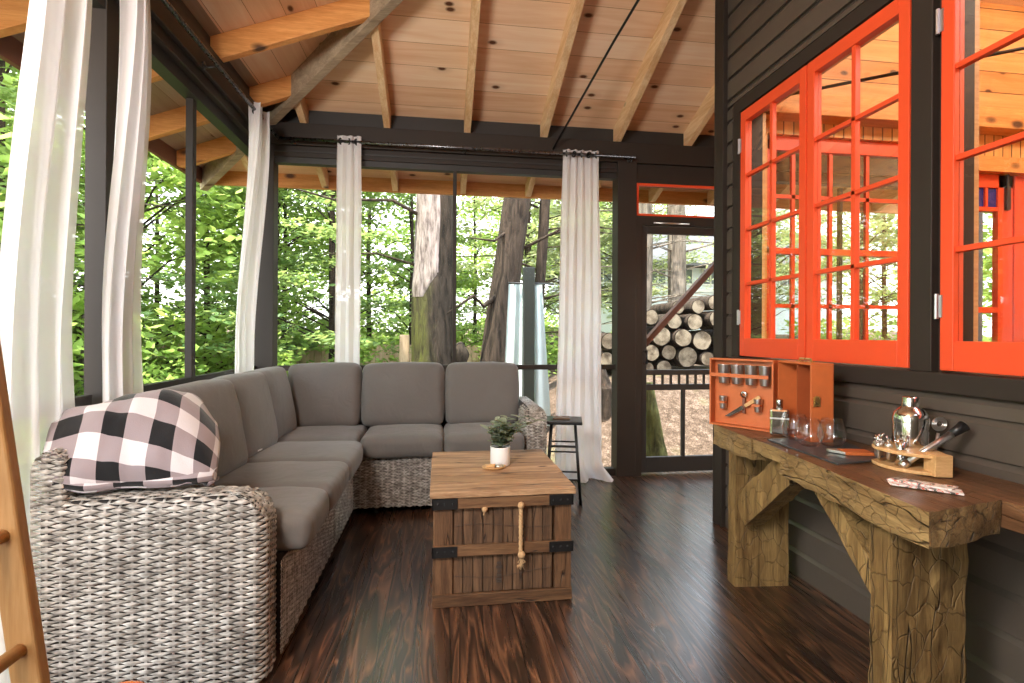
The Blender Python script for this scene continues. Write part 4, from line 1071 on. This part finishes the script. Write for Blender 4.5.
for q in ((.02,lenL-.012,.050,.053,.245,.262),(.06,.10,.044,.047,.112,.124),(lenL-.08,lenL-.04,.044,.047,.112,.124)):
    bm=B(); box(bm,*q); obj('strap',bm,M['leather'],lid)
def cup(x,z,s,label):
    t=thing('steel_cup',label,'cup',inlid(x,z,.024),aL,'steel cups strapped in the bar case'); r=.027*s; h=.085*s
    bm=B(); lathe(bm,[(0,0),(r*.76,0),(r*.8,.002),(r,h-.002),(r*1.03,h),(r*.96,h),(r*.74,.006),(0,.006)],24); obj('body',bm,M['brushed'],t,smooth=True)
    if s<1: 
        bm=B(); lathe(bm,[(r*.84,h*.45),(r*.95,h*.45),(r*.98,h*.6),(r*.84,h*.6)],20); obj('leather_band',bm,M['leather'],t,smooth=True)
names=['nearest the hinge','second from the hinge','third from the hinge','at the far left edge']
for i in range(4): cup(.045+.067*i,.212,1.1 if i<4 else 1,'large steel cup in the top row of the open case, '+names[i])
cup(.078,.085,.72,'small steel cup low in the case lid, right of the bottle opener'); cup(lenL-.062,.085,.72,'small steel cup low in the case lid, left of the bottle opener')
t=thing('bottle_opener','steel bottle opener strapped upright in the middle of the case lid','opener',inlid(.150,.07,.016),aL)
bm=B(); box(bm,-.007,.007,-.002,.003,0,.075); obj('handle',bm,M['brown'],t,bevel=.002)
bm=B(); lathe(bm,[(.009,-.003),(.016,-.003),(.016,.003),(.009,.003),(.009,-.003)],18,M=Matrix.Translation((0,0,.092))@Matrix.Rotation(PI/2,4,'X')); obj('opener_ring',bm,M['chrome'],t,smooth=True)
t=thing('bar_knife','pale handled knife strapped diagonally across the case lid','knife',inlid(.150,.10,.026),aL)
Mr=Matrix.Rotation(-.72,4,'Y')
bm=B(); box(bm,-.10,-.012,-.004,.004,-.009,.009); [setattr(v,'co',Matrix.Rotation(.62,4,'Y')@v.co) for v in bm.verts]; obj('handle',bm,M['bamboo'],t,bevel=.003)
bm=B(); prism(bm,[(.0,-.010),(.085,-.004),(.105,.010),(.0,.010)],'y',-.0012,.0012); [setattr(v,'co',Matrix.Rotation(.62,4,'Y')@v.co) for v in bm.verts]; obj('blade',bm,M['chrome'],t)
# ---- flask
t=thing('hip_flask','rectangular polished steel flask standing in front of the tan case','flask',(1.498,2.105,TZ+.004),-.6)
bm=B(); box(bm,-.039,.039,-.014,.014,0,.120); obj('body',bm,M['chrome'],t,bevel=.010,smooth=False)
bm=B(); box(bm,-.038,.038,-.015,.015,.075,.082); lathe(bm,[(.012,.112),(.012,.128),(.010,.128),(.010,.112)],16); obj('collar',bm,M['brushed'],t)
bm=B(); lathe(bm,[(0,.125),(.0145,.125),(.0145,.158),(.012,.162),(0,.162)],20); obj('screw_cap',bm,M['chrome'],t,smooth=True)
# ---- stemless glasses
def wine(x,y,label):
    t=thing('stemless_glass',label,'glass',(x,y,TZ+.0075),R.uniform(0,3),'stemless glasses on the slate')
    o=[(0,0),(.022,0),(.034,.006),(.047,.022),(.053,.042),(.051,.062),(.044,.086),(.036,.110)]
    i=[(r-.0018 if r>.003 else 0,z+.003 if r<.03 else z) for r,z in o][::-1]
    i[0]=(.0345,.110)
    bm=B(); lathe(bm,o+i,40); obj('bowl',bm,M['glassware'],t,smooth=True)
wine(1.470,1.885,'stemless glass at the front left of four on the slate'); wine(1.556,1.865,'stemless glass at the front right of four on the slate')
wine(1.500,2.003,'stemless glass at the back left of four, nearest the flask'); wine(1.592,1.972,'stemless glass at the back right of four, against the wall side')
bm=B(); prism(bm,[(1.388,2.03),(1.365,1.607),(1.615,1.66),(1.715,2.08)],'z',0,.006); 
for v in bm.verts: v.co-=V(1.5,1.85,0)
tag(obj('slate_board',bm,M['slate'],loc=(1.5,1.85,TZ+.0015),bevel=.0015),'dark slate serving board lying under the four stemless glasses','slate board')
t=thing('leather_case','flat tan leather case with a grey end lying between glasses and bar caddy','case',(1.540,1.735,TZ+.008),-.5)
bm=B(); box(bm,-.045,.055,-.036,.036,0,.012); obj('cover',bm,M['leather'],t,bevel=.003)
bm=B(); prism(bm,[(-.045,-.03),(-.045,.034),(-.085,.030),(-.082,.016)],'z',.001,.011); obj('steel_end',bm,M['brushed'],t,bevel=.002)
t.rotation_euler=(0,0,-.25)
# ---- bamboo bar caddy
cd=thing('bar_tool_caddy','two tier bamboo bar caddy holding shaker and tools on the near end of the table','caddy',(1.60,1.555,TZ+.001))
def cres(bm,z0,z1):
    # half-moon plate: curved front edge towards the camera side, from far left to the block
    P0=V(-.075,.085);P1=V(-.010,-.115)
    pts=[]
    for k in range(17):
        f=k/16; p=P0.lerp(P1,f); b=math.sin(PI*f)**.7*.072; n=V(-.955,-.30); pts.append((p.x+n.x*b*.75,p.y+n.y*b*.75))
    pts+=[(.030,-.100),(.10,.05),(.05,.12)]
    prism(bm,pts,'z',z0,z1)
bm=B(); cres(bm,0,.011); obj('base_shelf',bm,M['bamboo'],cd,bevel=.002)
bm=B(); cres(bm,.055,.066); obj('upper_shelf',bm,M['bamboo'],cd,bevel=.002)
bm=B(); prism(bm,[(-.038,-.120),(.016,-.130),(.028,-.070),(-.020,-.062)],'z',.0,.069); obj('end_block',bm,M['bamboo'],cd,bevel=.002)
c0=V(1.60,1.555,TZ+.001)
t=thing('cocktail_shaker','tall polished steel cocktail shaker standing in the bamboo caddy','shaker',(1.645,1.605,TZ+.013))
bm=B(); lathe(bm,[(0.0000,0.0000),(0.0408,0.0000),(0.0444,0.0042),(0.0516,0.0583),(0.0534,0.1325),(0.0516,0.1431)],40); obj('body',bm,M['chrome'],t,smooth=True)
bm=B(); lathe(bm,[(0.0546,0.1357),(0.0546,0.1505),(0.0504,0.1675),(0.0360,0.1823),(0.0264,0.1887),(0.0246,0.2014)],40); obj('strainer_top',bm,M['chrome'],t,smooth=True)
bm=B(); lathe(bm,[(0.0264,0.1908),(0.0264,0.1929),(0.0246,0.2194),(0.0228,0.2237),(0.0000,0.2247)],32); obj('cap',bm,M['chrome'],t,smooth=True)
def pos(u): pass
t=thing('muddler','steel muddler with black end leaning out of the caddy to the right','muddler',(1.550,1.52,TZ+.03))
a=V(0,0,0); b=V(.170,-.04,.125)
bm=B(); tube(bm,[a,b*.78],[.0095,.0115],16); obj('shaft',bm,M['brushed'],t,smooth=True)
bm=B(); tube(bm,[b*.77,b],[.0125,.0185],16); obj('grip',bm,M['black'],t,smooth=True)
bm=B(); tube(bm,[a-b*.12,a],[.0135,.0125],16); obj('tip',bm,M['brushed'],t,smooth=True)
t=thing('steel_strainer','coiled steel strainer propped behind the cocktail shaker','strainer',(1.715,1.585,TZ+.012))
bm=B(); tube(bm,[(0,0,0),(.01,-.01,.10)],.005,8); obj('handle',bm,M['brushed'],t,smooth=True)
bm=B()
for k in range(3):
    pts=[V(.012+(.028-.007*k)*math.cos(q*PI/12),-.012,.132+(.022-.005*k)*math.sin(q*PI/12)) for q in range(25)]; tube(bm,pts,.003,6,cap=False)
obj('coil',bm,M['brushed'],t,smooth=True)
t=thing('jigger','small steel double jigger standing in the front of the bamboo caddy','jigger',(1.548,1.545,TZ+.012))
bm=B(); lathe(bm,[(0,.003),(.016,0),(.018,0),(.009,.040),(.008,.043),(.019,.082),(.0175,.082),(.007,.045)],28); obj('body',bm,M['chrome'],t,smooth=True)
bm=B(); tube(bm,[(.0095*math.cos(q*PI/8),.0095*math.sin(q*PI/8),.0425) for q in range(17)],.0016,6,cap=False); obj('waist_ring',bm,M['brushed'],t,smooth=True)
for i,(x,y) in enumerate(((1.532,1.625),(1.515,1.600),(1.535,1.580),(1.560,1.640))):
    t=thing('pour_spout','small steel bottle pourer in a bamboo caddy hole, '+['far left one','front left one','the one next to the jigger','back one beside the shaker'][i],'pourer',(x,y,TZ+.030),i*1.7,'bottle pourers in the bamboo caddy')
    bm=B(); lathe(bm,[(0,-.008),(.004,-.006),(.007,.0),(.008,.03),(.010,.036),(.0115,.038),(.0115,.046),(.006,.050),(0,.052)],16); obj('stopper',bm,M['brushed'],t,smooth=True)
    bm=B(); tube(bm,[(0,0,.05),(.002,0,.062),(.012,0,.074)],[.004,.0035,.003],8); lathe(bm,[(0,-.006),(.006,0),(0,.006)],10,(-.006,0,.06)); obj('spout',bm,M['chrome'],t,smooth=True)
bm=B(); prism(bm,[(-.085,.028),(-.088,-.022),(.075,-.062),(.085,-.010)],'z',0,.004); 
t=obj('recipe_packet',bm,M['packet'],loc=(1.415,1.355,TZ+.004),rot=(0,0,-.05)); 
bm=B(); prism(bm,[(-.060,.052),(-.088,.020),(.055,-.036),(.085,.008)],'z',.0045,.008); obj('top_card',bm,M['packet'],t)
t.rotation_euler=(0,0,-.55); t.location=(1.425,1.345,TZ+.004)
tag(t,'red and white printed recipe cards lying on the near end of the console table','cards')

# ------------------------------------------------------------------ outside: ground
def gh(x,y):
    r=sm(.3,3.0,x)
    h=-.42+(sm(4.9,7.5,y)*1.08*r+sm(5.4,8.4,y)*.22*(1-r))+max(0,y-8.4)*(.05+.0*r)
    h+=.25*sm(-3,-9,x)+.10*noise.noise(V(x*.5,y*.5,0))*sm(5,7,y)+.02*noise.noise(V(x*3,y*3,5))
    return h
bm=B(); 
def gfn(u,v):
    x=-22+46*u; y=-8+46*v
    z=gh(x,y) if y>4.4 else gh(x,4.4)*1.0
    if -1.7<x<5.4 and y<4.3: z=-.6
    return V(x,y,z)
grid(bm,gfn,140,140); o=obj('ground',bm,M['ground'],smooth=True); o['kind']='structure'

# ------------------------------------------------------------------ outside: trees
def trunkmesh(bm,pts,rad,seg=20,rough=.04,seed=0,mi=0):
    """gnarled trunk"""
    pts=[Vector(p) for p in pts]; n=40; rings=[]
    def at(t):
        x=t*(len(pts)-1); i=min(int(x),len(pts)-2); f=x-i; f2=f*f*(3-2*f); return pts[i].lerp(pts[i+1],f2), rad[i]+(rad[i+1]-rad[i])*f
    for k in range(n+1):
        p,r=at(k/n); rr=[]
        for q in range(seg):
            a=2*PI*q/seg; d=1+rough*noise.noise(V(math.cos(a)*2.2+seed,math.sin(a)*2.2,p.z*.7))*2.2+rough*.5*noise.noise(V(math.cos(a)*7+seed,math.sin(a)*7,p.z*1.4))*2
            rr.append(bm.verts.new(p+V(math.cos(a)*r*d,math.sin(a)*r*d,0)))
        rings.append(rr)
    for a,b in zip(rings,rings[1:]):
        for q in range(seg): bm.faces.new((a[q],a[(q+1)%seg],b[(q+1)%seg],b[q])).material_index=mi
    bm.faces.new(rings[-1])
def bigtree(name,label,base,pts,rad,mat,cat='tree',seed=0,branches=(),burl=None,bare=None,seg=36):
    t=thing(name,label,cat,base); b=Vector(base)
    bm=B(); trunkmesh(bm,[Vector(p)-b for p in pts],rad,seg,.05,seed)
    if burl: 
        c,r=Vector(burl[0])-b,burl[1]; lathe(bm,[(0,-r*1.4)]+[(r*math.sin(PI*k/8),-r*1.4*math.cos(PI*k/8)) for k in range(1,8)]+[(0,r*1.4)],16,c)
        for v in bm.verts:
            if (v.co-c).length<r*2: v.co+=V(1,1,1)*noise.noise(v.co*7)*.03
    obj('trunk',bm,M[mat],t,smooth=True)
    if bare:
        # strip of bare wood hugging the trunk surface
        bm=B(); a0,a1,z0,z1=bare
        def fn(u,v):
            z=z0+(z1-z0)*v; a=a0+(a1-a0)*(u*(1-.35*(1-v)*0)) ; lo=.25*noise.noise(V(z*1.5,2,seed)); a+=lo*(1 if u>.5 else .3)*(.5)
            if v<.18: a=a0+(a-a0)*(.5+v*2.7)
            i=max(j for j in range(len(pts)-1) if pts[j][2]<=z); f2=(z-pts[i][2])/(pts[i+1][2]-pts[i][2]); f=math.sin(math.asin(1-2*f2)/3)*-1+.5
            p=Vector(pts[i]).lerp(Vector(pts[i+1]),f2); r=rad[i]+(rad[i+1]-rad[i])*f
            d=1+.05*noise.noise(V(math.cos(a)*2.2+seed,math.sin(a)*2.2,(p.z-b.z)*.7))*2.2+.025*noise.noise(V(math.cos(a)*7+seed,math.sin(a)*7,(p.z-b.z)*1.4))*2
            e=.012*min(1,min(u,1-u)*12,min(v,1-v)*20)
            return p+V(math.cos(a),math.sin(a),0)*(r*d+e)-b
        grid(bm,fn,16,50); obj('bare_wood',bm,M['bare'],t,smooth=True,label='pale bare wood where the bark is gone')
    for k,br in enumerate(branches):
        bm=B(); q=[Vector(p)-b for p in br[0]]; tube(bm,q,[br[1]*(1-.75*i/(len(q)-1)) for i in range(len(q))],8); obj('branch',bm,M[mat],t,smooth=True)
    return t
bigtree('hemlock_tree','big mossy tree trunk with a pale bare patch, behind the middle of the sofa',(-.10,8.0,gh(-.1,8)-.1),[(-.10,8,gh(-.1,8)-.1),(-.10,8,.75),(-.10,8,2.0),(-.08,8,3.4),(-.05,8,7.5)],[.42,.335,.31,.27,.20],'barkm',seed=2,burl=((.30,7.85,.88),.14),bare=(-PI*.93,-PI*.42,1.75,3.75),
  branches=[([(-.1,8,2.9),(-.7,7.7,3.15),(-1.5,7.6,3.1),(-2.4,7.7,3.35)],.035),([(-.2,8,2.2),(-.9,7.6,2.35),(-1.6,7.4,2.3)],.025)])
bigtree('hemlock_tree','dark rough tree trunk leaning right beside the pale shower curtain',(.80,8.0,gh(.8,8)-.1),[(.78,8,gh(.8,8)-.1),(.87,8,.75),(1.02,8,2.0),(1.20,8,3.4),(1.55,8,7)],[.34,.265,.235,.205,.15],'bark',seed=7,
  branches=[([(1.0,7.9,1.9),(.65,7.8,1.62),(.50,7.75,1.78),(.1,7.7,1.5)],.05),([(1.15,8,2.9),(.8,7.7,2.6),(.4,7.6,2.62)],.03),([(1.2,8,2.5),(1.8,7.7,2.8),(2.6,7.6,2.75)],.03)])
for i,(px,py,r,l,mt,lean) in enumerate([(1.62,9.0,.10,'slim dark tree trunk just left of the screen door curtain','bark',.1),(4.05,10.0,.19,'grey-brown trunk standing behind the log pile, left of a pair','barkp',.02),(4.95,10.2,.20,'grey-brown trunk standing behind the log pile, right of a pair','barkp',-.03),(-5.2,8.5,.12,'slender pale trunk outside the left screens','barkp',.05),(-4.0,12,.14,'distant pale trunk beyond the back left corner','barkp',.02),(3.25,12.5,.16,'far dark trunk seen over the log pile','bark',.05),(-7.0,7.0,.16,'dark trunk far out beyond the left screens','bark',0)]):
    g=gh(px,py)
    bigtree('forest_trunk',l,(px,py,g-.1),[(px,py,g-.1),(px+lean,py,1.5),(px+lean*2.5,py,4),(px+lean*4,py,9)],[r*1.3,r,r*.9,r*.6],mt,seed=i+11,seg=16,
      branches=[([(px+lean,py,1.8+k*.55),(px+lean+sgn*.7,py-.2,2.0+k*.55),(px+lean+sgn*1.5,py-.3,1.95+k*.55)],.022) for k,sgn in ((0,1),(1,-1),(2,1),(3,-1))]+[([(px+lean*2,py,z_),(px+lean*2+dx*.5,py-.3,z_+.12+dz*.4),(px+lean*2+dx,py-.5,z_+dz)],.014) for z_,dx,dz in [(R.uniform(1.2,3.9),R.choice((-1,1))*R.uniform(.7,1.7),R.uniform(-.35,.35)) for _ in range(12)]])
bm=B(); base=(2.30,5.25,gh(2.3,5.25)-.1); 
bigtree('mossy_stump','leaning moss-covered stump seen through the lower door screen',base,[(2.33,5.25,base[2]),(2.30,5.3,.0),(2.25,5.35,.40),(2.22,5.4,.68)],[.17,.125,.105,.09],'mossy','stump',seed=31,seg=20)
base=(2.12,6.6,gh(2.12,6.6)-.1)
bigtree('old_stump','dark weathered stump seen between the sheer curtain and the door post',base,[(2.12,6.6,base[2]),(2.10,6.6,.1),(2.12,6.65,.5),(2.1,6.7,.75)],[.22,.20,.18,.10],'bark','stump',seed=37,seg=20)
# foliage
def leaves(bm,rr,n,shape,size,flat=.5,droop=0):
    for _ in range(n):
        p=shape(rr); a=rr.uniform(0,2*PI); s=size*rr.uniform(.6,1.35)
        nx=V(rr.gauss(0,flat),rr.gauss(0,flat),1).normalized(); d=V(math.cos(a),math.sin(a),-droop); d=(d-nx*d.dot(nx)).normalized(); e=nx.cross(d)
        q=[p-d*s*.6,p+e*s*.34-nx*s*.08,p+d*s*.6-nx*s*.1,p-e*s*.34-nx*s*.08]
        bm.faces.new([bm.verts.new(x) for x in q])
def clumpshape(clumps,rz=.35):
    def f(rr):
        c,r=rr.choice(clumps); 
        v=V(rr.gauss(0,1),rr.gauss(0,1),rr.gauss(0,1)).normalized()*r*rr.random()**.5; v.z*=rz; return c+v
    return f
def crown(seed,n,rx,h,size,nc,rc,rz,flat,droop=0,lo=0.0):
    rr=random.Random(seed); cl=[]
    for _ in range(nc):
        z=rr.uniform(lo,1)*h; w=rx*(1-.55*z/h); a=rr.uniform(0,2*PI); d=w*rr.random()**.5
        cl.append((V(math.cos(a)*d,math.sin(a)*d,z),rc*rr.uniform(.6,1.3)))
    bm=B(); leaves(bm,rr,n,clumpshape(cl,rz),size,flat,droop)
    # twigs reaching the clumps
    bt=B(); tube(bt,[V(0,0,-.3),V(.05,0,h*.5),V(0,.05,h*.95)],[.07,.05,.02],8)
    for c,r in cl[:40]: tube(bt,[V(0,0,max(0,c.z-.5)),V(c.x*.5,c.y*.5,c.z-.12),c],[.018,.012,.005],5)
    return bm,bt
KEEP[0]=True
def proto(name,label,leafm,args,group,barkm='bark'):
    bm,bt=crown(*args); t=thing(name,label,'tree' if 'tree' in name else 'shrub',(0,0,0),0,group)
    obj('crown',bm,M[leafm],t); obj('trunk',bt,M[barkm],t,smooth=True); return t
gl={'a':'bright green leafy woodland trees beyond the screens','b':'dark green hemlocks beyond the screens','c':'pale dry hemlocks behind the log pile','s':'low leafy understory shrubs'}
pr={'a':[proto('leafy_tree','bright yellow-green leafy tree in the woods beyond the screens','leafa',(s,7500,2.3,6.5,.125,60,.75,.5,.55,.2),gl['a']) for s in (1,2)],
    'b':[proto('hemlock_tree','feathery dark green hemlock in the woods beyond the screens','leafb',(s,9500,2.2,7,.10,90,.62,.22,.35,.25),gl['b']) for s in (3,4)],
    'c':[proto('hemlock_tree','pale sparse hemlock behind the leaning trunk and the log pile','leafc',(5,6500,2.2,6,.10,80,.62,.22,.35,.25,.22),gl['c'])],
    's':[proto('leafy_shrub','low bright green shrub of the woodland understory','leafa',(s,2600,1.1,1.3,.10,26,.45,.7,.6,.1),gl['s'],'bark') for s in (6,8)]}
KEEP[0]=False
used={id(o):False for k in pr for o in pr[k]}
def plant(kind,x,y,sc,dz=0,i=0):
    src=pr[kind][i%len(pr[kind])]
    if not used[id(src)]: o=src; used[id(src)]=True
    else: o=copy_tree(src)
    o.location=(x,y,gh(x,max(y,4.4))+dz); o.rotation_euler=(0,0,R.uniform(0,6.28)); o.scale=(sc*R.uniform(.9,1.1),sc*R.uniform(.9,1.1),sc)
# (kind,x,y,scale)
tl=[]
for i,(x,y) in enumerate([(-4.6,8.6),(-3.2,10.6),(-6.3,10.5),(-1.6,12.2),(-4.8,13.5),(-8.5,8.2),(-9.5,12),(-7.3,14.5),(-2.6,16),(.9,13.6),(-6.2,6.1),(-8.8,4.6),(-6.6,3.4),(-10.5,2.2),(-7.5,1.0),(-12,6.5),(-12.5,10),(-5.5,17.5),(.2,18),(-11,15.5)]): tl.append(('a',x,y,R.uniform(.9,1.25),i))
for i,(x,y) in enumerate([(-1.9,9.6),(-.6,10.6),(-3.9,9.4),(-5.6,7.4),(2.2,15.5),(-8,10.2),(-3.5,12.2),(-6.8,8.8)]): tl.append(('b',x,y,R.uniform(.85,1.1),i))
for i,(x,y) in enumerate([(1.9,11.2),(3.3,13.6),(4.7,12.8),(5.2,14.5),(9.4,13.8),(4.3,16.5),(12,17.5),(10.5,15.5),(12.5,13),(9.5,10.5)]): tl.append(('c',x,y,R.uniform(.9,1.15),i))
for i,(x,y) in enumerate([(13,9),(11.5,6.5),(9,29),(12.5,29),(6,21),(3,20),(14,14)]): tl.append(('a',x,y,1.2,i))
for k,x,y,s,i in tl: plant(k,x,y,s,-.1,i)
for i,(x,y) in enumerate([(-3.2,6.6),(-2.6,7.9),(-4.3,5.4),(-4.9,6.9),(-3.6,4.2),(-5.0,3.6),(-4.4,2.2),(-1.5,9.2),(-2.9,9.3),(-5.8,9.2),(-6.5,5.0),(-6,2),(.5,10.8),(1.7,9.9),(-7.5,6.2),(-1.9,10.9),(-4.6,10.6)]): plant('s',x,y,R.uniform(.75,1.15),-.05,i)

# ------------------------------------------------------------------ fence, shower, logs, neighbouring house
fn_=thing('wooden_fence','weathered tan board fence in the woods behind the tree trunks','fence',(-1.6,10.2,0))
for i in range(46):
    x=-3.6+i*.142; y=.0; g=gh(-1.6+x,10.2); bm=B(); box(bm,x,x+.132,0,.022,g-.05,.98+.03*noise.noise(V(i,0,0))); obj('board',bm,M['fence'],fn_)
for z in (.35,.82):
    bm=B(); box(bm,-3.6,2.9,.022,.06,z,z+.08); obj('rail',bm,M['fence'],fn_)
bm=B(); box(bm,.0,.16,0,.16,gh(-.5,8.9)-.1,1.18); tag(obj('timber_post',bm,M['fence'],loc=(-.68,8.9,0),bevel=.01),'short tan timber post left of the mossy trunk','post')
sh=thing('outdoor_shower','dark green post of an outdoor shower between pale curtains','shower post',(1.12,6.5,gh(1.1,6.5)-.05))
g=-(gh(1.1,6.5)-.05)
bm=B(); box(bm,-.07,.07,-.07,.07,0,2.05+g); obj('post',bm,M['darkgreen'],sh,bevel=.005)
bm=B(); tube(bm,[(-.25,.1,1.86+g),(.35,.1,1.86+g)],.012); obj('curtain_pole',bm,M['black'],sh,smooth=True)
bm=B(); box(bm,-.01,.01,.07,.10,1.82+g,1.88+g); obj('bracket',bm,M['black'],sh)
for k,(a,b,c,d,l) in enumerate([(.88,1.06,.80,1.07,'pale teal shower curtain left of the dark shower post'),(1.17,1.32,1.16,1.45,'pale teal shower curtain right of the dark shower post')]):
    t=thing('shower_curtain',l,'curtain',(a,6.62,0))
    bm=B()
    def fs(u,v):
        z=1.85+(0.0-1.85)*v; x=(a+(b-a)*u)*(1-v)+(c+(d-c)*u)*v
        return V(x-a,.02*math.sin(u*PI*3+v),z)
    grid(bm,fs,30,12); obj('panel',bm,M['teal'],t,smooth=True)
lg=[(3.151,1.466,.115),(3.29,1.184,.150),(3.525,1.41,.120),(3.60,1.62,.10),(3.635,1.157,.137),(3.459,.936,.118),(3.742,.865,.165),(3.378,.70,.120),(3.15,.93,.125),(3.83,1.40,.124),(3.965,1.12,.155),(3.93,1.64,.110),(4.16,1.70,.115),(4.18,1.45,.13),(4.05,.84,.11),(3.12,.70,.085),(2.507,1.10,.125),(2.483,.82,.12),(2.76,.70,.13),(2.78,.98,.13),(2.98,1.20,.11),(2.93,.75,.08),(4.32,1.15,.14),(4.33,.86,.13),(4.5,1.4,.13),(4.62,1.0,.14),(2.25,.72,.12)]
def log(i,x,z,r):
    t=thing('log','round sawn log %s'%('lying in the pile outside the screen door'),'log',(x,7.4+R.uniform(-.07,.07),z),R.uniform(-.05,.05),'stacked logs outside the screen door')
    bm=B(); seg=22; rings=[]
    for y in (0,.008,.5,.9): 
        rr=[]
        for q in range(seg):
            a=2*PI*q/seg; k=1+.07*noise.noise(V(math.cos(a)*1.5+i,math.sin(a)*1.5,y)); rr.append(bm.verts.new((math.cos(a)*r*k,y,math.sin(a)*r*k)))
        rings.append(rr)
    for a,b in zip(rings,rings[1:]):
        for q in range(seg): bm.faces.new((a[q],b[q],b[(q+1)%seg],a[(q+1)%seg]))
    bm.faces.new(rings[-1]); obj('bark',bm,M['bark'],t,smooth=False)
    bm=B(); c=bm.verts.new((0,-.004,0)); rr=[]
    for q in range(seg):
        a=2*PI*q/seg; k=(1+.07*noise.noise(V(math.cos(a)*1.5+i,math.sin(a)*1.5,0)))*.93; rr.append(bm.verts.new((math.cos(a)*r*k,-.001,math.sin(a)*r*k)))
    for q in range(seg): bm.faces.new((c,rr[q],rr[(q+1)%seg]))
    obj('sawn_end',bm,M['logend'],t,label='pale sawn end with rings')
for i,(x,z,r) in enumerate(lg): log(i,x,z,r)
hs=thing('neighbour_house','pale grey-blue house with a row of windows, half hidden behind the trees','house',(11,20,0))
bm=B(); box(bm,-5.5,6,0,6,-.2,4.2); obj('wall',bm,M['housepaint'],hs)
bm=B(); box(bm,-5.6,6.1,-.06,.0,2.98,3.10); obj('trim_band',bm,M['housetrim'],hs)
bm=B(); prism(bm,[(-.7,4.1),(3,6.2),(6.7,4.1),(6.7,3.98),(-.7,3.98)],'x',-6,6.5); obj('roof',bm,M['houseroof'],hs)
for i in range(9):
    x=-4.9+i*1.15; f=bm=B(); box(bm,x,x+.75,-.05,0,3.25,3.95); w_=obj('window',bm,M['housetrim'],hs)
    bm=B(); box(bm,x+.06,x+.34,-.07,-.05,3.32,3.88); box(bm,x+.41,x+.69,-.07,-.05,3.32,3.88); obj('pane',bm,M['housewin'],w_)

# ------------------------------------------------------------------ light
wd=bpy.data.worlds.new('sky'); S.world=wd; wd.use_nodes=True; nt=wd.node_tree; nt.nodes.clear()
out=nt.nodes.new('ShaderNodeOutputWorld'); bg=nt.nodes.new('ShaderNodeBackground'); tc=nt.nodes.new('ShaderNodeTexCoord'); sp=nt.nodes.new('ShaderNodeSeparateXYZ')
cr=nt.nodes.new('ShaderNodeValToRGB'); nt.links.new(tc.outputs['Generated'],sp.inputs[0]); nt.links.new(sp.outputs[2],cr.inputs[0])
cr.color_ramp.elements[0].position=.0; cr.color_ramp.elements[0].color=(1,.985,.96,1); cr.color_ramp.elements[1].position=.6; cr.color_ramp.elements[1].color=(.72,.85,1,1)
nt.links.new(cr.outputs[0],bg.inputs[0]); bg.inputs[1].default_value=1.9; nt.links.new(bg.outputs[0],out.inputs[0])
sun=bpy.data.lights.new('sun','SUN'); sun.energy=5.0; sun.angle=.02; sun.color=(1,.93,.80); so=bpy.data.objects.new('sun',sun); link(so)
so.rotation_euler=V(.36,.22,-1.15).to_track_quat('-Z','Y').to_euler()
# unseen lantern added behind the camera as fill light for ceiling and sofa
lamp=thing('added_lantern','black lantern added out of view behind the viewer as fill light','lantern',(-1.08,.15,2.43))
bm=B(); tube(bm,[(0,0,.05),(0,0,.62)],.006); obj('hanger',bm,M['black'],lamp)
bm=B(); lathe(bm,[(0,.05),(.09,.04),(.10,.02),(.0,.02)],24); obj('shade',bm,M['black'],lamp,smooth=True)
point('added_lantern_fill',(-1.08,.15,2.30),88,(1,.94,.88),.32)
S.view_settings.view_transform='Standard'; S.view_settings.look='None'; S.view_settings.gamma=1; S.view_settings.use_curve_mapping=False
S.view_settings.exposure=1.82
S.cycles.max_bounces=8; S.cycles.diffuse_bounces=4; S.cycles.glossy_bounces=4; S.cycles.transmission_bounces=4; S.cycles.transparent_max_bounces=24
S.cycles.caustics_reflective=False; S.cycles.caustics_refractive=False; S.cycles.sample_clamp_indirect=6
bpy.context.view_layer.update()
